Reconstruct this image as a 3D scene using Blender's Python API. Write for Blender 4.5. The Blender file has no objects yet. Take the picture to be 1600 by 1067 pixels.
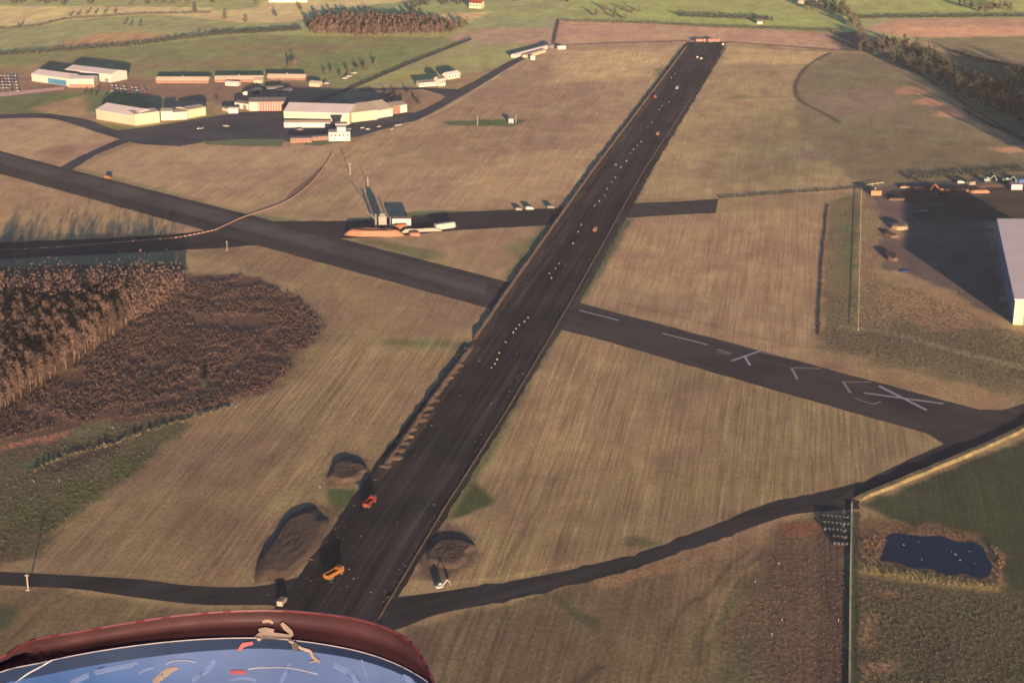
import bpy, bmesh, math, random
import numpy as np
from mathutils import Vector, Matrix
from mathutils.geometry import tessellate_polygon
R = random.Random(7)
sc = bpy.context.scene
COL = bpy.data.collections.new("airfield"); sc.collection.children.link(COL)
rad = math.radians
# ------------------------------------------------------------------ camera
H, F = 340.0, 2649.0
PITCH = math.atan(908.0 / F)
SP, CP = math.sin(PITCH), math.cos(PITCH)
def P(x, y, z=0.0):
    """ground point seen in the photograph at pixel x, y (1600 x 1067)"""
    a = (x - 800) / F; b = (y - 533.5) / F
    t = (H - z) / (SP + b * CP)
    return Vector((a * t, t * (CP - b * SP), z))
cam_d = bpy.data.cameras.new("camera"); cam = bpy.data.objects.new("camera", cam_d); COL.objects.link(cam)
cam.location = (0, 0, H); cam.rotation_euler = (math.pi / 2 - PITCH, 0, 0)
cam_d.sensor_width = 36; cam_d.lens = F / 1600 * 36; cam_d.clip_start = 0.05; cam_d.clip_end = 20000
sc.camera = cam
AZ = rad(12.1)                                   # heading of the main runway
U = Vector((math.sin(AZ), math.cos(AZ), 0)); V = Vector((math.cos(AZ), -math.sin(AZ), 0))
# ------------------------------------------------------------------ light
SUN_EL = 5.3
sdir = Vector((0.165, -0.986, 0)).normalized()
to_sun = Vector((sdir.x * math.cos(rad(SUN_EL)), sdir.y * math.cos(rad(SUN_EL)), math.sin(rad(SUN_EL))))
sd = bpy.data.lights.new("sun", 'SUN'); sun = bpy.data.objects.new("sun", sd); COL.objects.link(sun)
sd.energy = 5.0; sd.angle = rad(0.55); sd.color = (1.0, 0.68, 0.44)
sun.rotation_euler = (-to_sun).to_track_quat('-Z', 'Y').to_euler(); sun.location = (200, -400, 600)
w = bpy.data.worlds.new("World"); sc.world = w; w.use_nodes = True
nt = w.node_tree; nt.nodes.clear()
sky = nt.nodes.new("ShaderNodeTexSky"); sky.sky_type = 'NISHITA'; sky.sun_disc = False
sky.sun_elevation = rad(SUN_EL); sky.sun_rotation = math.atan2(sdir.x, sdir.y); sky.altitude = 100; sky.dust_density = 0.3; sky.air_density = 0.85; sky.ozone_density = 4.5
bg = nt.nodes.new("ShaderNodeBackground"); bg.inputs[1].default_value = 0.05
wo = nt.nodes.new("ShaderNodeOutputWorld")
nt.links.new(sky.outputs[0], bg.inputs[0]); nt.links.new(bg.outputs[0], wo.inputs[0])
sc.view_settings.view_transform = 'Standard'; sc.view_settings.look = 'None'
sc.view_settings.exposure = 2.14; sc.cycles.filter_width = 1.7; sc.view_settings.gamma = 1.0
# ------------------------------------------------------------------ colours
KF = (0.78, 0.65, 0.71)                           # what a white ground renders as, per channel
def s2l(c):
    c = c / 255.0
    return c / 12.92 if c <= 0.04045 else ((c + 0.055) / 1.055) ** 2.4
def G(r, g, b):
    """ground cover: real colour behind a sunlit picture colour"""
    return tuple(max(0.004, min(0.8, s2l(c) / k)) for c, k in zip((r, g, b), KF))
# ------------------------------------------------------------------ materials
def mat(name, col, rough=0.8, var=0.15, scale=0.6, metal=0.0, coat=0.0, rnd=0.0, spec=0.3, bump=0.0, hue=None):
    m = bpy.data.materials.new(name); m.use_nodes = True
    n = m.node_tree.nodes; l = m.node_tree.links
    b = n["Principled BSDF"]; b.inputs["Roughness"].default_value = rough; b.inputs["Metallic"].default_value = metal
    b.inputs["Coat Weight"].default_value = coat; b.inputs["Specular IOR Level"].default_value = spec
    tc = n.new("ShaderNodeTexCoord")
    no = n.new("ShaderNodeTexNoise"); no.inputs["Scale"].default_value = scale; no.inputs["Detail"].default_value = 5
    l.new(tc.outputs["Object"], no.inputs["Vector"])
    mr = n.new("ShaderNodeMapRange"); mr.inputs[1].default_value = 0.3; mr.inputs[2].default_value = 0.7
    mr.inputs[3].default_value = 1 - var; mr.inputs[4].default_value = 1 + var
    l.new(no.outputs[0], mr.inputs[0])
    src = mr.outputs[0]
    if rnd:
        oi = n.new("ShaderNodeObjectInfo"); m2 = n.new("ShaderNodeMapRange")
        m2.inputs[3].default_value = 1 - rnd; m2.inputs[4].default_value = 1 + rnd
        l.new(oi.outputs["Random"], m2.inputs[0])
        mm = n.new("ShaderNodeMath"); mm.operation = 'MULTIPLY'
        l.new(src, mm.inputs[0]); l.new(m2.outputs[0], mm.inputs[1]); src = mm.outputs[0]
    vm = n.new("ShaderNodeVectorMath"); vm.operation = 'SCALE'
    if hue:
        mx = n.new("ShaderNodeMix"); mx.data_type = 'RGBA'
        no2 = n.new("ShaderNodeTexNoise"); no2.inputs["Scale"].default_value = scale * 0.37; no2.inputs["Detail"].default_value = 3
        l.new(tc.outputs["Object"], no2.inputs["Vector"])
        r2 = n.new("ShaderNodeMapRange"); r2.inputs[1].default_value = 0.4; r2.inputs[2].default_value = 0.62
        l.new(no2.outputs[0], r2.inputs[0]); l.new(r2.outputs[0], mx.inputs["Factor"])
        mx.inputs[6].default_value = (*col, 1); mx.inputs[7].default_value = (*hue, 1)
        l.new(mx.outputs[2], vm.inputs[0])
    else:
        vm.inputs[0].default_value = col
    l.new(src, vm.inputs["Scale"]); l.new(vm.outputs[0], b.inputs["Base Color"])
    if bump:
        bp = n.new("ShaderNodeBump"); bp.inputs["Distance"].default_value = bump; bp.inputs["Strength"].default_value = 1
        l.new(no.outputs[0], bp.inputs["Height"]); l.new(bp.outputs[0], b.inputs["Normal"])
    return m
M = {}
def ribbed(name, col, scale, axis, rough=0.5, amp=0.12):
    """profiled metal sheeting: fine ribs along one axis"""
    m = mat(name, col, rough, 0.06, 0.05, spec=0.35)
    n = m.node_tree.nodes; l = m.node_tree.links; b = n["Principled BSDF"]
    wv = n.new("ShaderNodeTexWave"); wv.wave_type = 'BANDS'; wv.bands_direction = axis
    wv.inputs["Scale"].default_value = scale; wv.inputs["Distortion"].default_value = 0.3
    tc = n.new("ShaderNodeTexCoord"); l.new(tc.outputs["Object"], wv.inputs["Vector"])
    mr = n.new("ShaderNodeMapRange"); mr.inputs[3].default_value = 1 - amp; mr.inputs[4].default_value = 1
    l.new(wv.outputs[0], mr.inputs[0])
    old = b.inputs["Base Color"].links[0].from_socket
    vm = n.new("ShaderNodeVectorMath"); vm.operation = 'SCALE'
    l.new(old, vm.inputs[0]); l.new(mr.outputs[0], vm.inputs["Scale"]); l.new(vm.outputs[0], b.inputs["Base Color"])
    return m
def asphalt(name, col, var, streak, dark):
    """worn tarmac: blotches plus long streaks along the runway heading"""
    m = bpy.data.materials.new(name); m.use_nodes = True
    n = m.node_tree.nodes; l = m.node_tree.links; b = n["Principled BSDF"]
    b.inputs["Roughness"].default_value = 0.95; b.inputs["Specular IOR Level"].default_value = 0.08
    tc = n.new("ShaderNodeTexCoord")
    mp = n.new("ShaderNodeMapping"); mp.inputs["Rotation"].default_value = (0, 0, streak)
    l.new(tc.outputs["Object"], mp.inputs["Vector"])
    def noise(scl, sc3, det=4):
        q = n.new("ShaderNodeTexNoise"); q.inputs["Scale"].default_value = scl; q.inputs["Detail"].default_value = det
        v = n.new("ShaderNodeVectorMath"); v.operation = 'MULTIPLY'; v.inputs[1].default_value = sc3
        l.new(mp.outputs[0], v.inputs[0]); l.new(v.outputs[0], q.inputs["Vector"]); return q.outputs[0]
    a1 = noise(0.022, (1, 1, 1), 6); a2 = noise(0.32, (1, 0.025, 1), 4); a3 = noise(0.7, (1, 1, 1), 4); a4 = noise(0.075, (1, 0.03, 1), 3)
    def rng(s, lo, hi, f0=0.3, f1=0.7):
        r = n.new("ShaderNodeMapRange"); r.inputs[1].default_value = f0; r.inputs[2].default_value = f1
        r.inputs[3].default_value = lo; r.inputs[4].default_value = hi; l.new(s, r.inputs[0]); return r.outputs[0]
    def mul(x, y):
        q = n.new("ShaderNodeMath"); q.operation = 'MULTIPLY'; l.new(x, q.inputs[0]); l.new(y, q.inputs[1]); return q.outputs[0]
    f = mul(rng(a4, 1 - var * 1.1, 1 + var * 1.1), mul(mul(rng(a2, 1 - var, 1 + var), rng(a3, 1 - var * .5, 1 + var * .5)), rng(a1, 1 - var * .6, 1 + var * .6)))
    mx = n.new("ShaderNodeMix"); mx.data_type = 'RGBA'; mx.inputs[6].default_value = (*col, 1); mx.inputs[7].default_value = (*dark, 1)
    l.new(rng(a1, 0, 1, 0.42, 0.6), mx.inputs["Factor"])
    vm = n.new("ShaderNodeVectorMath"); vm.operation = 'SCALE'; l.new(mx.outputs[2], vm.inputs[0]); l.new(f, vm.inputs["Scale"])
    l.new(vm.outputs[0], b.inputs["Base Color"])
    bp = n.new("ShaderNodeBump"); bp.inputs["Distance"].default_value = 0.02; l.new(a3, bp.inputs["Height"]); l.new(bp.outputs[0], b.inputs["Normal"])
    return m
# ------------------------------------------------------------------ mesh helpers
class MB:
    def __init__(s): s.v = []; s.f = []
    def add(s, vs, fs):
        o = len(s.v); s.v += [tuple(q) for q in vs]; s.f += [tuple(i + o for i in q) for q in fs]; return s
    def box(s, x0, x1, y0, y1, z0, z1, tx=0.0, ty=0.0):
        c = [(x0, y0, z0), (x1, y0, z0), (x1, y1, z0), (x0, y1, z0),
             (x0 + tx, y0 + ty, z1), (x1 - tx, y0 + ty, z1), (x1 - tx, y1 - ty, z1), (x0 + tx, y1 - ty, z1)]
        return s.add(c, [(3, 2, 1, 0), (4, 5, 6, 7), (0, 1, 5, 4), (1, 2, 6, 5), (2, 3, 7, 6), (3, 0, 4, 7)])
    def prism(s, prof, x0, x1):
        """profile in (y, z), counter-clockwise seen from +x, run along x"""
        k = len(prof)
        vs = [(x0, y, z) for y, z in prof] + [(x1, y, z) for y, z in prof]
        return s.add(vs, [tuple(range(k))[::-1], tuple(range(k, 2 * k))] + [(i, (i + 1) % k, k + (i + 1) % k, k + i) for i in range(k)])
    def tube(s, a, b, r0, r1=None, n=6):
        a = Vector(a); b = Vector(b); r1 = r0 if r1 is None else r1
        d = (b - a).normalized(); p = d.orthogonal().normalized(); q = d.cross(p)
        vs = [a + (p * math.cos(t) + q * math.sin(t)) * r0 for t in [2 * math.pi * i / n for i in range(n)]]
        vs += [b + (p * math.cos(t) + q * math.sin(t)) * r1 for t in [2 * math.pi * i / n for i in range(n)]]
        return s.add(vs, [tuple(range(n))[::-1], tuple(range(n, 2 * n))] + [(i, (i + 1) % n, n + (i + 1) % n, n + i) for i in range(n)])
    def build(s, name, m, parent=None, smooth=False):
        me = bpy.data.meshes.new(name); me.from_pydata(s.v, [], s.f); me.update()
        if m: me.materials.append(m)
        if smooth:
            for p in me.polygons: p.use_smooth = True
        o = bpy.data.objects.new(name, me); COL.objects.link(o)
        if parent: o.parent = parent
        return o
def tag(o, label=None, cat=None, group=None, kind=None):
    if label: o["label"] = label
    if cat: o["category"] = cat
    if group: o["group"] = group
    if kind: o["kind"] = kind
    return o
def thing(name, label, cat, loc=(0, 0, 0), rz=0.0, group=None):
    o = bpy.data.objects.new(name, None); COL.objects.link(o); o.empty_display_size = 1
    o.location = loc; o.rotation_euler = (0, 0, rz)
    return tag(o, label, cat, group)
def dup(root, loc, rz=0.0, label=None, group=None, scale=None):
    r = root.copy(); COL.objects.link(r); r.location = loc; r.rotation_euler = (0, 0, rz)
    if scale: r.scale = scale
    if label: r["label"] = label
    if group: r["group"] = group
    for ch in list(root.children):
        c = ch.copy(); COL.objects.link(c); c.parent = r
        for g in list(ch.children):
            d = g.copy(); COL.objects.link(d); d.parent = c
    return r
def smooth_line(pts, n=6):
    out = []
    for i in range(len(pts) - 1):
        p0 = pts[max(i - 1, 0)]; p1 = pts[i]; p2 = pts[i + 1]; p3 = pts[min(i + 2, len(pts) - 1)]
        for k in range(n):
            t = k / n
            out.append(tuple(0.5 * ((2 * b) + (c - a) * t + (2 * a - 5 * b + 4 * c - d) * t * t + (3 * b - a - 3 * c + d) * t ** 3)
                             for a, b, c, d in zip(p0, p1, p2, p3)))
    out.append(tuple(pts[-1])); return out
def ground_poly(px, step=6.0, jit=0.35):
    pts = [P(*q) for q in px]; out = []; run = 0.0; ph = R.uniform(0, 50)
    wob = lambda s_: jit * (.9 * math.sin(s_ * .11 + ph) + .8 * math.sin(s_ * .29 + ph * 2) + .6 * math.sin(s_ * .71 + ph * 3) * math.sin(s_ * .053 + ph))
    for i, a in enumerate(pts):
        b = pts[(i + 1) % len(pts)]; d = (b - a).length; k = max(1, int(d / step))
        nrm = Vector((-(b - a).y, (b - a).x, 0)).normalized() if d > 0 else Vector()
        for j in range(k):
            out.append(a.lerp(b, j / k) + nrm * ((wob(run + d * j / k) + R.gauss(0, jit * .35)) if j else 0))
        run += d
    return out
def sheet(name, px, z, m, jit=0.35, step=6.0, world=None):
    pts = world or ground_poly(px, step, jit)
    tri = tessellate_polygon([[Vector((p.x, p.y, 0)) for p in pts]])
    mb = MB(); fs = []
    for t in tri:
        a, b, c = (pts[i] for i in t)
        cr = (b - a).cross(c - a).z
        fs.append(t if cr > 0 else t[::-1])
    mb.add([(p.x, p.y, z) for p in pts], fs)
    return tag(mb.build(name, m), kind="structure")
# ------------------------------------------------------------------ ground
def hashn(ix, iy, seed):
    h = (ix * 374761393 + iy * 668265263 + seed * 982451653) & 0xFFFFFFFF
    h = ((h ^ (h >> 13)) * 1274126177) & 0xFFFFFFFF
    return ((h ^ (h >> 16)) & 0xFFFF) / 65535.0
def vnoise(x, y, s, seed):
    x = x / s; y = y / s
    ix = np.floor(x).astype(np.int64); iy = np.floor(y).astype(np.int64); fx = x - ix; fy = y - iy
    fx = fx * fx * (3 - 2 * fx); fy = fy * fy * (3 - 2 * fy)
    a = hashn(ix, iy, seed); b = hashn(ix + 1, iy, seed); c = hashn(ix, iy + 1, seed); d = hashn(ix + 1, iy + 1, seed)
    return (a * (1 - fx) + b * fx) * (1 - fy) + (c * (1 - fx) + d * fx) * fy
xs = np.concatenate([[-6000, -4000, -2500, -1700, -1300], np.arange(-1100, -420, 6), np.arange(-420, 420, 1.9), np.arange(420, 1101, 6), [1300, 1700, 2500, 4000, 6000]]).astype(float)
ysl = [-3000, -1500, -700, -200, 100, 250, 350, 430, 480]
y = 520.0
while y < 2900: ysl.append(y); y += 1.9 + max(0, (y - 600)) / 2000 * 6.0
ysl += [2950, 3100, 3400, 4000, 5000, 6500, 9000]
ys = np.array(ysl, float)
GX, GY = np.meshgrid(xs, ys); nx, ny = len(xs), len(ys)
gx = GX.ravel(); gy = GY.ravel()
COLR = np.tile(np.array(G(150, 121, 90)), (len(gx), 1)); STR = np.full(len(gx), 0.3); ROU = np.full(len(gx), 0.4)
qx0 = (vnoise(gx, gy, 11, 1) - .5) * 2 + (vnoise(gx, gy, 4.5, 3) - .5) ; qy0 = (vnoise(gx, gy, 11, 2) - .5) * 2 + (vnoise(gx, gy, 4.5, 4) - .5)
def weight(px, soft, wob):
    pts = [P(*q) for q in px]
    qx = gx + qx0 * wob; qy = gy + qy0 * wob
    x0 = min(p.x for p in pts) - 40; x1 = max(p.x for p in pts) + 40; y0 = min(p.y for p in pts) - 40; y1 = max(p.y for p in pts) + 40
    idx = np.nonzero((gx > x0) & (gx < x1) & (gy > y0) & (gy < y1))[0]
    X = qx[idx]; Y = qy[idx]; d = np.full(len(idx), 1e9); ins = np.zeros(len(idx), bool)
    for i, a in enumerate(pts):
        b = pts[(i + 1) % len(pts)]; ex, ey = b.x - a.x, b.y - a.y; L = ex * ex + ey * ey + 1e-9
        t = np.clip(((X - a.x) * ex + (Y - a.y) * ey) / L, 0, 1)
        d = np.minimum(d, np.hypot(X - a.x - t * ex, Y - a.y - t * ey))
        c = ((a.y > Y) != (b.y > Y))
        with np.errstate(divide='ignore', invalid='ignore'):
            xi = a.x + (Y - a.y) / (b.y - a.y if b.y != a.y else 1e-9) * ex
        ins ^= (c & (X < xi))
    sdn = np.where(ins, d, -d)
    wgt = np.clip(sdn / max(soft, .1) * .5 + .5, 0, 1)
    return idx, wgt * wgt * (3 - 2 * wgt)
def cover(px, rgb, soft=3, wob=2.0, stripe=None, rough=None, k=1.0):
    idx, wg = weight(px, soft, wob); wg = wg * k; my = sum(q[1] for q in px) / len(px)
    if my < 62: rgb = tuple(c * 1.18 for c in rgb)  # far covers lightened in colour, standing in for haze
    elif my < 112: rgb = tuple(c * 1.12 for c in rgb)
    COLR[idx] = COLR[idx] * (1 - wg[:, None]) + np.array(G(*rgb))[None] * wg[:, None]
    if stripe is not None: STR[idx] = STR[idx] * (1 - wg) + stripe * wg
    if rough is not None: ROU[idx] = ROU[idx] * (1 - wg) + rough * wg
def line_cover(px, width, rgb, soft=1.5, k=1.0, wob=.6):
    pts = smooth_line(px, 4); L = []; Rr = []
    wp = [P(*q) for q in pts]
    for i in range(len(wp) - 1):
        a, b = wp[i], wp[i + 1]; d = (b - a); 
        if d.length < .1: continue
        n_ = Vector((-d.y, d.x, 0)).normalized() * width / 2
        L.append(a + n_); Rr.append(a - n_)
    L.append(b + n_); Rr.append(b - n_)
    poly = [unP(q) for q in L + Rr[::-1]]
    cover(poly, rgb, soft, wob, k=k)
def unP(p):
    d = Vector((p.x, p.y, p.z - H)); zc = d.y * CP - d.z * SP; up = d.y * SP + d.z * CP
    return (800 + F * d.x / zc, 533.5 - F * up / zc)
# far country, top of the frame
cover([(-600, -60), (2200, -60), (2200, 60), (-600, 60)], (132, 128, 84), 10, 6, 0.1, .4)
cover([(-200, 8), (330, 12), (330, 22), (220, 24), (100, 32), (60, 42), (-200, 48)], (180, 150, 104), 8, 4, .1)
cover([(-200, 48), (130, 38), (350, 20), (480, 40), (480, 48), (400, 54), (200, 75), (-200, 92)], (130, 124, 84), 8, 4)
cover([(90, 72), (140, 55), (200, 50), (280, 55), (200, 70), (110, 78)], (162, 122, 88), 16, 8)
cover([(-300, 92), (0, 86), (200, 74), (400, 54), (480, 56), (735, 60), (545, 138), (470, 130), (245, 122), (100, 100), (-300, 118)], (116, 112, 73), 8, 5, .1, .6)
for q in [[(180, 98), (480, 85), (560, 90), (420, 105), (200, 112)], [(300, 70), (520, 68), (600, 75), (380, 82)], [(60, 92), (160, 88), (190, 100), (80, 104)]]:
    cover(q, (122, 100, 74), 22, 10, k=.7)
cover([(480, 90), (620, 72), (660, 85), (560, 110), (480, 108)], (104, 110, 66), 20, 8, k=.7)
cover([(250, 22), (400, 14), (410, 2), (700, -4), (640, 2), (520, 14), (450, 36), (380, 36)], (184, 150, 104), 8, 4)
cover([(450, 38), (560, 10), (660, 0), (800, 0), (735, 20), (640, 28), (480, 30)], (126, 126, 82), 8, 4)
cover([(668, 28), (700, 20), (770, 19), (735, 34), (672, 36)], (178, 145, 100), 6, 4)
cover([(545, 137), (735, 62), (870, 70), (800, 100), (700, 122), (650, 137), (560, 145)], (140, 130, 86), 8, 3, .1, .3)
cover([(580, 130), (640, 108), (700, 100), (720, 108), (640, 130)], (152, 136, 78), 18, 8, k=.7)
cover([(700, 60), (770, 40), (870, 30), (1000, 34), (1300, 52), (1312, 80), (1130, 68), (880, 72), (800, 68)], (158, 120, 96), 8, 4, .1)
cover([(770, 30), (870, 28), (866, 44), (760, 46)], (128, 124, 88), 8, 3)
cover([(720, 50), (872, 42), (862, 68), (780, 70), (700, 64)], (146, 116, 96), 12, 4, k=.8)
cover([(860, -40), (1900, -40), (1900, 26), (1340, 28), (1310, 50), (900, 33)], (136, 134, 78), 8, 4, .1)
cover([(900, 30), (1310, 44), (1310, 52), (1000, 36)], (112, 116, 68), 8, 3)
cover([(1345, 46), (1400, 30), (1900, 28), (1900, 52), (1400, 56)], (160, 118, 94), 8, 4)
cover([(1430, 56), (1900, 50), (1900, 110), (1480, 74)], (106, 94, 70), 8, 4)
cover([(1300, 52), (1345, 48), (1365, 80), (1310, 80)], (70, 66, 60), 8, 4)
# field between runway and apron (far left of runway)
cover([(880, 72), (1070, 66), (900, 318), (700, 330), (560, 345), (430, 350), (130, 262), (200, 227), (545, 224), (640, 195), (800, 102)], (168, 134, 102), 3, 2, .55, .35)
cover([(640, 170), (760, 120), (880, 100), (960, 150), (900, 200), (720, 220)], (152, 118, 94), 30, 15, k=.75)
cover([(560, 235), (800, 180), (940, 185), (880, 230), (640, 262)], (150, 117, 92), 26, 12, k=.65)
cover([(870, 80), (1060, 74), (1020, 120), (860, 130)], (182, 146, 106), 20, 8, k=.7)
cover([(700, 272), (920, 232), (890, 300), (740, 318)], (178, 140, 104), 20, 8, k=.6)
cover([(690, 190), (760, 187), (825, 188), (800, 198), (700, 196)], (84, 90, 62), 3, 2)
cover([(1022, 108), (1048, 104), (1032, 122), (1022, 118)], (120, 116, 76), 5, 2)
cover([(1112, 115), (1124, 112), (1118, 120)], (120, 116, 76), 5, 2)
cover([(140, 260), (300, 232), (540, 228), (520, 250), (260, 275)], (172, 136, 106), 8, 4, .4)
cover([(330, 300), (540, 240), (560, 300), (430, 340)], (160, 126, 98), 15, 8, k=.6)
cover([(440, 300), (545, 280), (560, 340), (430, 345)], (150, 122, 92), 18, 8, k=.6)
# taxiway islands at left
cover([(-200, 184), (70, 184), (145, 205), (190, 218), (92, 262), (0, 240), (-200, 190)], (172, 136, 106), 4, 3, .2)
cover([(60, 235), (120, 228), (130, 245), (80, 255)], (138, 104, 84), 12, 6, k=.7)
cover([(-200, 272), (0, 274), (320, 362), (290, 372), (-200, 352)], (164, 128, 96), 4, 2, .3)
cover([(-300, 120), (50, 145), (150, 140), (240, 150), (240, 170), (140, 175), (60, 177), (-300, 178)], (104, 108, 70), 8, 5)
cover([(50, 170), (130, 150), (140, 170), (120, 185), (70, 177)], (164, 128, 96), 8, 4)
cover([(-60, 118), (190, 122), (250, 125), (480, 130), (540, 140), (545, 165), (380, 165), (240, 150), (160, 140), (0, 152)], (134, 102, 84), 8, 5)
cover([(410, 130), (440, 130), (440, 140), (400, 140)], (106, 106, 70), 6, 3)
cover([(146, 190), (215, 200), (250, 195), (330, 180), (350, 180), (250, 200), (215, 207), (170, 205)], (116, 112, 68), 4, 2)
cover([(560, 140), (640, 135), (660, 150), (640, 175), (560, 165)], (128, 96, 80), 8, 4)
# left: between crossing runway and main runway
cover([(420, 370), (520, 375), (600, 373), (700, 361), (850, 353), (798, 440)], (156, 124, 94), 3, 2, .3)
cover([(545, 373), (600, 375), (690, 395), (690, 402), (660, 405), (600, 388)], (112, 104, 70), 5, 2)
cover([(790, 385), (830, 372), (845, 378), (815, 402), (795, 400)], (104, 102, 70), 10, 4, k=.8)
cover([(285, 395), (400, 384), (760, 482), (590, 720), (450, 900), (380, 925), (0, 897), (0, 880), (130, 800), (300, 650), (430, 610), (515, 515), (490, 450)], (136, 109, 82), 4, 3, .8, .45)
cover([(380, 392), (460, 400), (600, 445), (640, 480), (520, 500), (480, 440)], (140, 108, 82), 25, 12, .3, .6, k=.8)
cover([(560, 440), (760, 490), (720, 540), (600, 535), (520, 520)], (146, 116, 88), 25, 10, .4, .5, k=.6)
cover([(600, 530), (680, 531), (720, 537), (715, 546), (640, 541), (600, 538)], (98, 100, 66), 4, 2)
cover([(330, 640), (520, 530), (700, 545), (560, 700), (420, 800)], (150, 122, 90), 40, 15, 1, k=.7)
cover([(150, 830), (420, 640), (470, 700), (330, 860), (100, 890)], (120, 97, 74), 35, 15, .9, k=.7)
cover([(380, 840), (420, 810), (445, 830), (400, 880)], (128, 98, 78), 8, 4, k=.6)
# woodland floor and bracken scrub
cover([(-300, 372), (280, 365), (285, 420), (-300, 450)], (138, 113, 84), 5, 3, .1)
cover([(-300, 420), (285, 412), (290, 430), (140, 545), (0, 640), (-300, 760)], (84, 60, 50), 4, 3, 0, .9)
cover([(0, 640), (140, 545), (290, 428), (380, 428), (470, 465), (512, 510), (430, 610), (290, 650), (0, 692), (-200, 730)], (92, 66, 56), 5, 4, 0, 1)
cover([(470, 450), (500, 480), (520, 520), (440, 600), (420, 590), (500, 520)], (116, 94, 70), 8, 4, 0, .9)
cover([(-300, 730), (0, 690), (290, 645), (300, 652), (240, 720), (128, 805), (0, 885), (-300, 900)], (90, 78, 58), 6, 4, .1, 1)
cover([(0, 695), (80, 680), (160, 655), (165, 660), (80, 690), (0, 702)], (168, 108, 80), 3, 2)
for q, c in [([(110, 665), (170, 655), (185, 675), (120, 685)], (98, 92, 66)), ([(30, 725), (70, 705), (80, 715), (45, 735)], (80, 92, 60)),
             ([(165, 715), (230, 705), (240, 715), (180, 765), (170, 745)], (74, 78, 50)), ([(100, 755), (150, 745), (155, 780), (100, 785)], (76, 76, 48)),
             ([(0, 785), (60, 780), (130, 795), (60, 830), (0, 830)], (76, 74, 50)), ([(230, 670), (300, 655), (280, 685), (240, 700)], (92, 84, 60)),
             ([(45, 740), (100, 715), (180, 690), (185, 700), (110, 735)], (70, 56, 48)), ([(0, 835), (60, 840), (110, 825), (60, 870), (0, 880)], (88, 76, 56))]:
    cover(q, c, 4, 3, 0, .9)
# bottom fields
cover([(-300, 915), (60, 918), (240, 945), (420, 950), (420, 1100), (-300, 1100)], (112, 92, 68), 4, 3, .5, .6)
cover([(-100, 945), (35, 946), (5, 980), (-100, 1000)], (72, 74, 54), 3, 2, .1, .6)
cover([(640, 980), (760, 948), (930, 906), (1030, 876), (1200, 840), (1215, 850), (1190, 1110), (560, 1110)], (107, 88, 66), 4, 3, .8, .6)
cover([(920, 905), (1040, 877), (1160, 842), (1200, 835), (1190, 850), (1060, 895), (940, 925)], (140, 108, 76), 4, 3, .3, .7)
cover([(1060, 860), (1180, 850), (1190, 890), (1130, 990), (1060, 960)], (128, 103, 74), 15, 8, .6, .6, k=.7)
cover([(866, 932), (880, 935), (930, 970), (935, 985), (915, 980), (890, 960)], (72, 70, 50), 3, 2, 0, .9)
cover([(1180, 890), (1190, 890), (1125, 980), (1100, 1000), (1100, 975)], (84, 80, 58), 5, 3, 0, .9)
cover([(1200, 840), (1225, 820), (1330, 800), (1330, 1110), (1160, 1110), (1130, 1000), (1190, 900)], (98, 77, 61), 5, 4, .3, 1)
cover([(1130, 1000), (1190, 985), (1210, 1110), (1100, 1110)], (92, 82, 60), 8, 5, .1, 1)
cover([(1222, 818), (1280, 818), (1295, 830), (1280, 840), (1225, 835)], (118, 74, 58), 4, 2, 0, .7)
cover([(1285, 830), (1328, 830), (1327, 1110), (1278, 1110)], (86, 66, 56), 3, 3, .9, .8)
cover([(1345, 790), (1900, 560), (1900, 1110), (1560, 1110), (1560, 860), (1400, 815)], (62, 63, 45), 3, 2, .5, .5)
cover([(1430, 790), (1600, 770), (1600, 900), (1560, 850)], (60, 66, 44), 12, 5, .6, .4, k=.7)
cover([(1345, 800), (1400, 815), (1450, 822), (1540, 838), (1565, 880), (1560, 925), (1500, 918), (1400, 905), (1340, 890)], (112, 84, 62), 4, 4, 0, 1)
cover([(1340, 880), (1400, 888), (1500, 904), (1560, 914), (1560, 922), (1450, 910), (1340, 893)], (138, 116, 70), 2, 2, 0, 1)
cover([(1332, 895), (1450, 912), (1560, 925), (1900, 960), (1900, 1110), (1330, 1110)], (92, 78, 58), 5, 4, 0, 1)
for q in [[(1400, 990), (1480, 1000), (1470, 1060), (1380, 1067)], [(1500, 930), (1560, 940), (1540, 990), (1480, 970)], [(1550, 1030), (1640, 1000), (1640, 1080), (1560, 1080)]]:
    cover(q, (76, 74, 52), 14, 8, 0, 1, k=.8)
for q in [[(1350, 1035), (1395, 1030), (1395, 1047), (1350, 1050)], [(1346, 960), (1365, 965), (1365, 1010), (1346, 1005)], [(1370, 922), (1395, 924), (1395, 930), (1372, 930)]]:
    cover(q, (150, 110, 84), 4, 3, 0, .9, k=.9)
# right of the runway
cover([(1136, 70), (1298, 82), (1252, 112), (1240, 150), (1310, 195), (1340, 300), (990, 312)], (162, 132, 96), 3, 2, .4, .4)
cover([(1136, 74), (1290, 82), (1270, 100), (1130, 100)], (180, 144, 102), 12, 5, k=.7)
cover([(1150, 200), (1240, 160), (1320, 260), (1230, 290), (1120, 290)], (134, 116, 84), 30, 14, k=.8)
cover([(1225, 230), (1300, 232), (1308, 250), (1230, 252)], (130, 106, 90), 12, 5, k=.8)
cover([(1150, 150), (1180, 150), (1160, 155), (1140, 153)], (112, 100, 70), 6, 2, k=.7)
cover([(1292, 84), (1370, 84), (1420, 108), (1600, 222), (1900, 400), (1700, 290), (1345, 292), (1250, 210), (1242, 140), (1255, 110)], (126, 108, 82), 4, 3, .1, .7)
cover([(1255, 150), (1400, 135), (1400, 175), (1300, 180)], (136, 108, 92), 16, 6, k=.8)
cover([(1290, 95), (1380, 95), (1400, 130), (1260, 140)], (118, 106, 78), 14, 6, k=.7)
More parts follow.
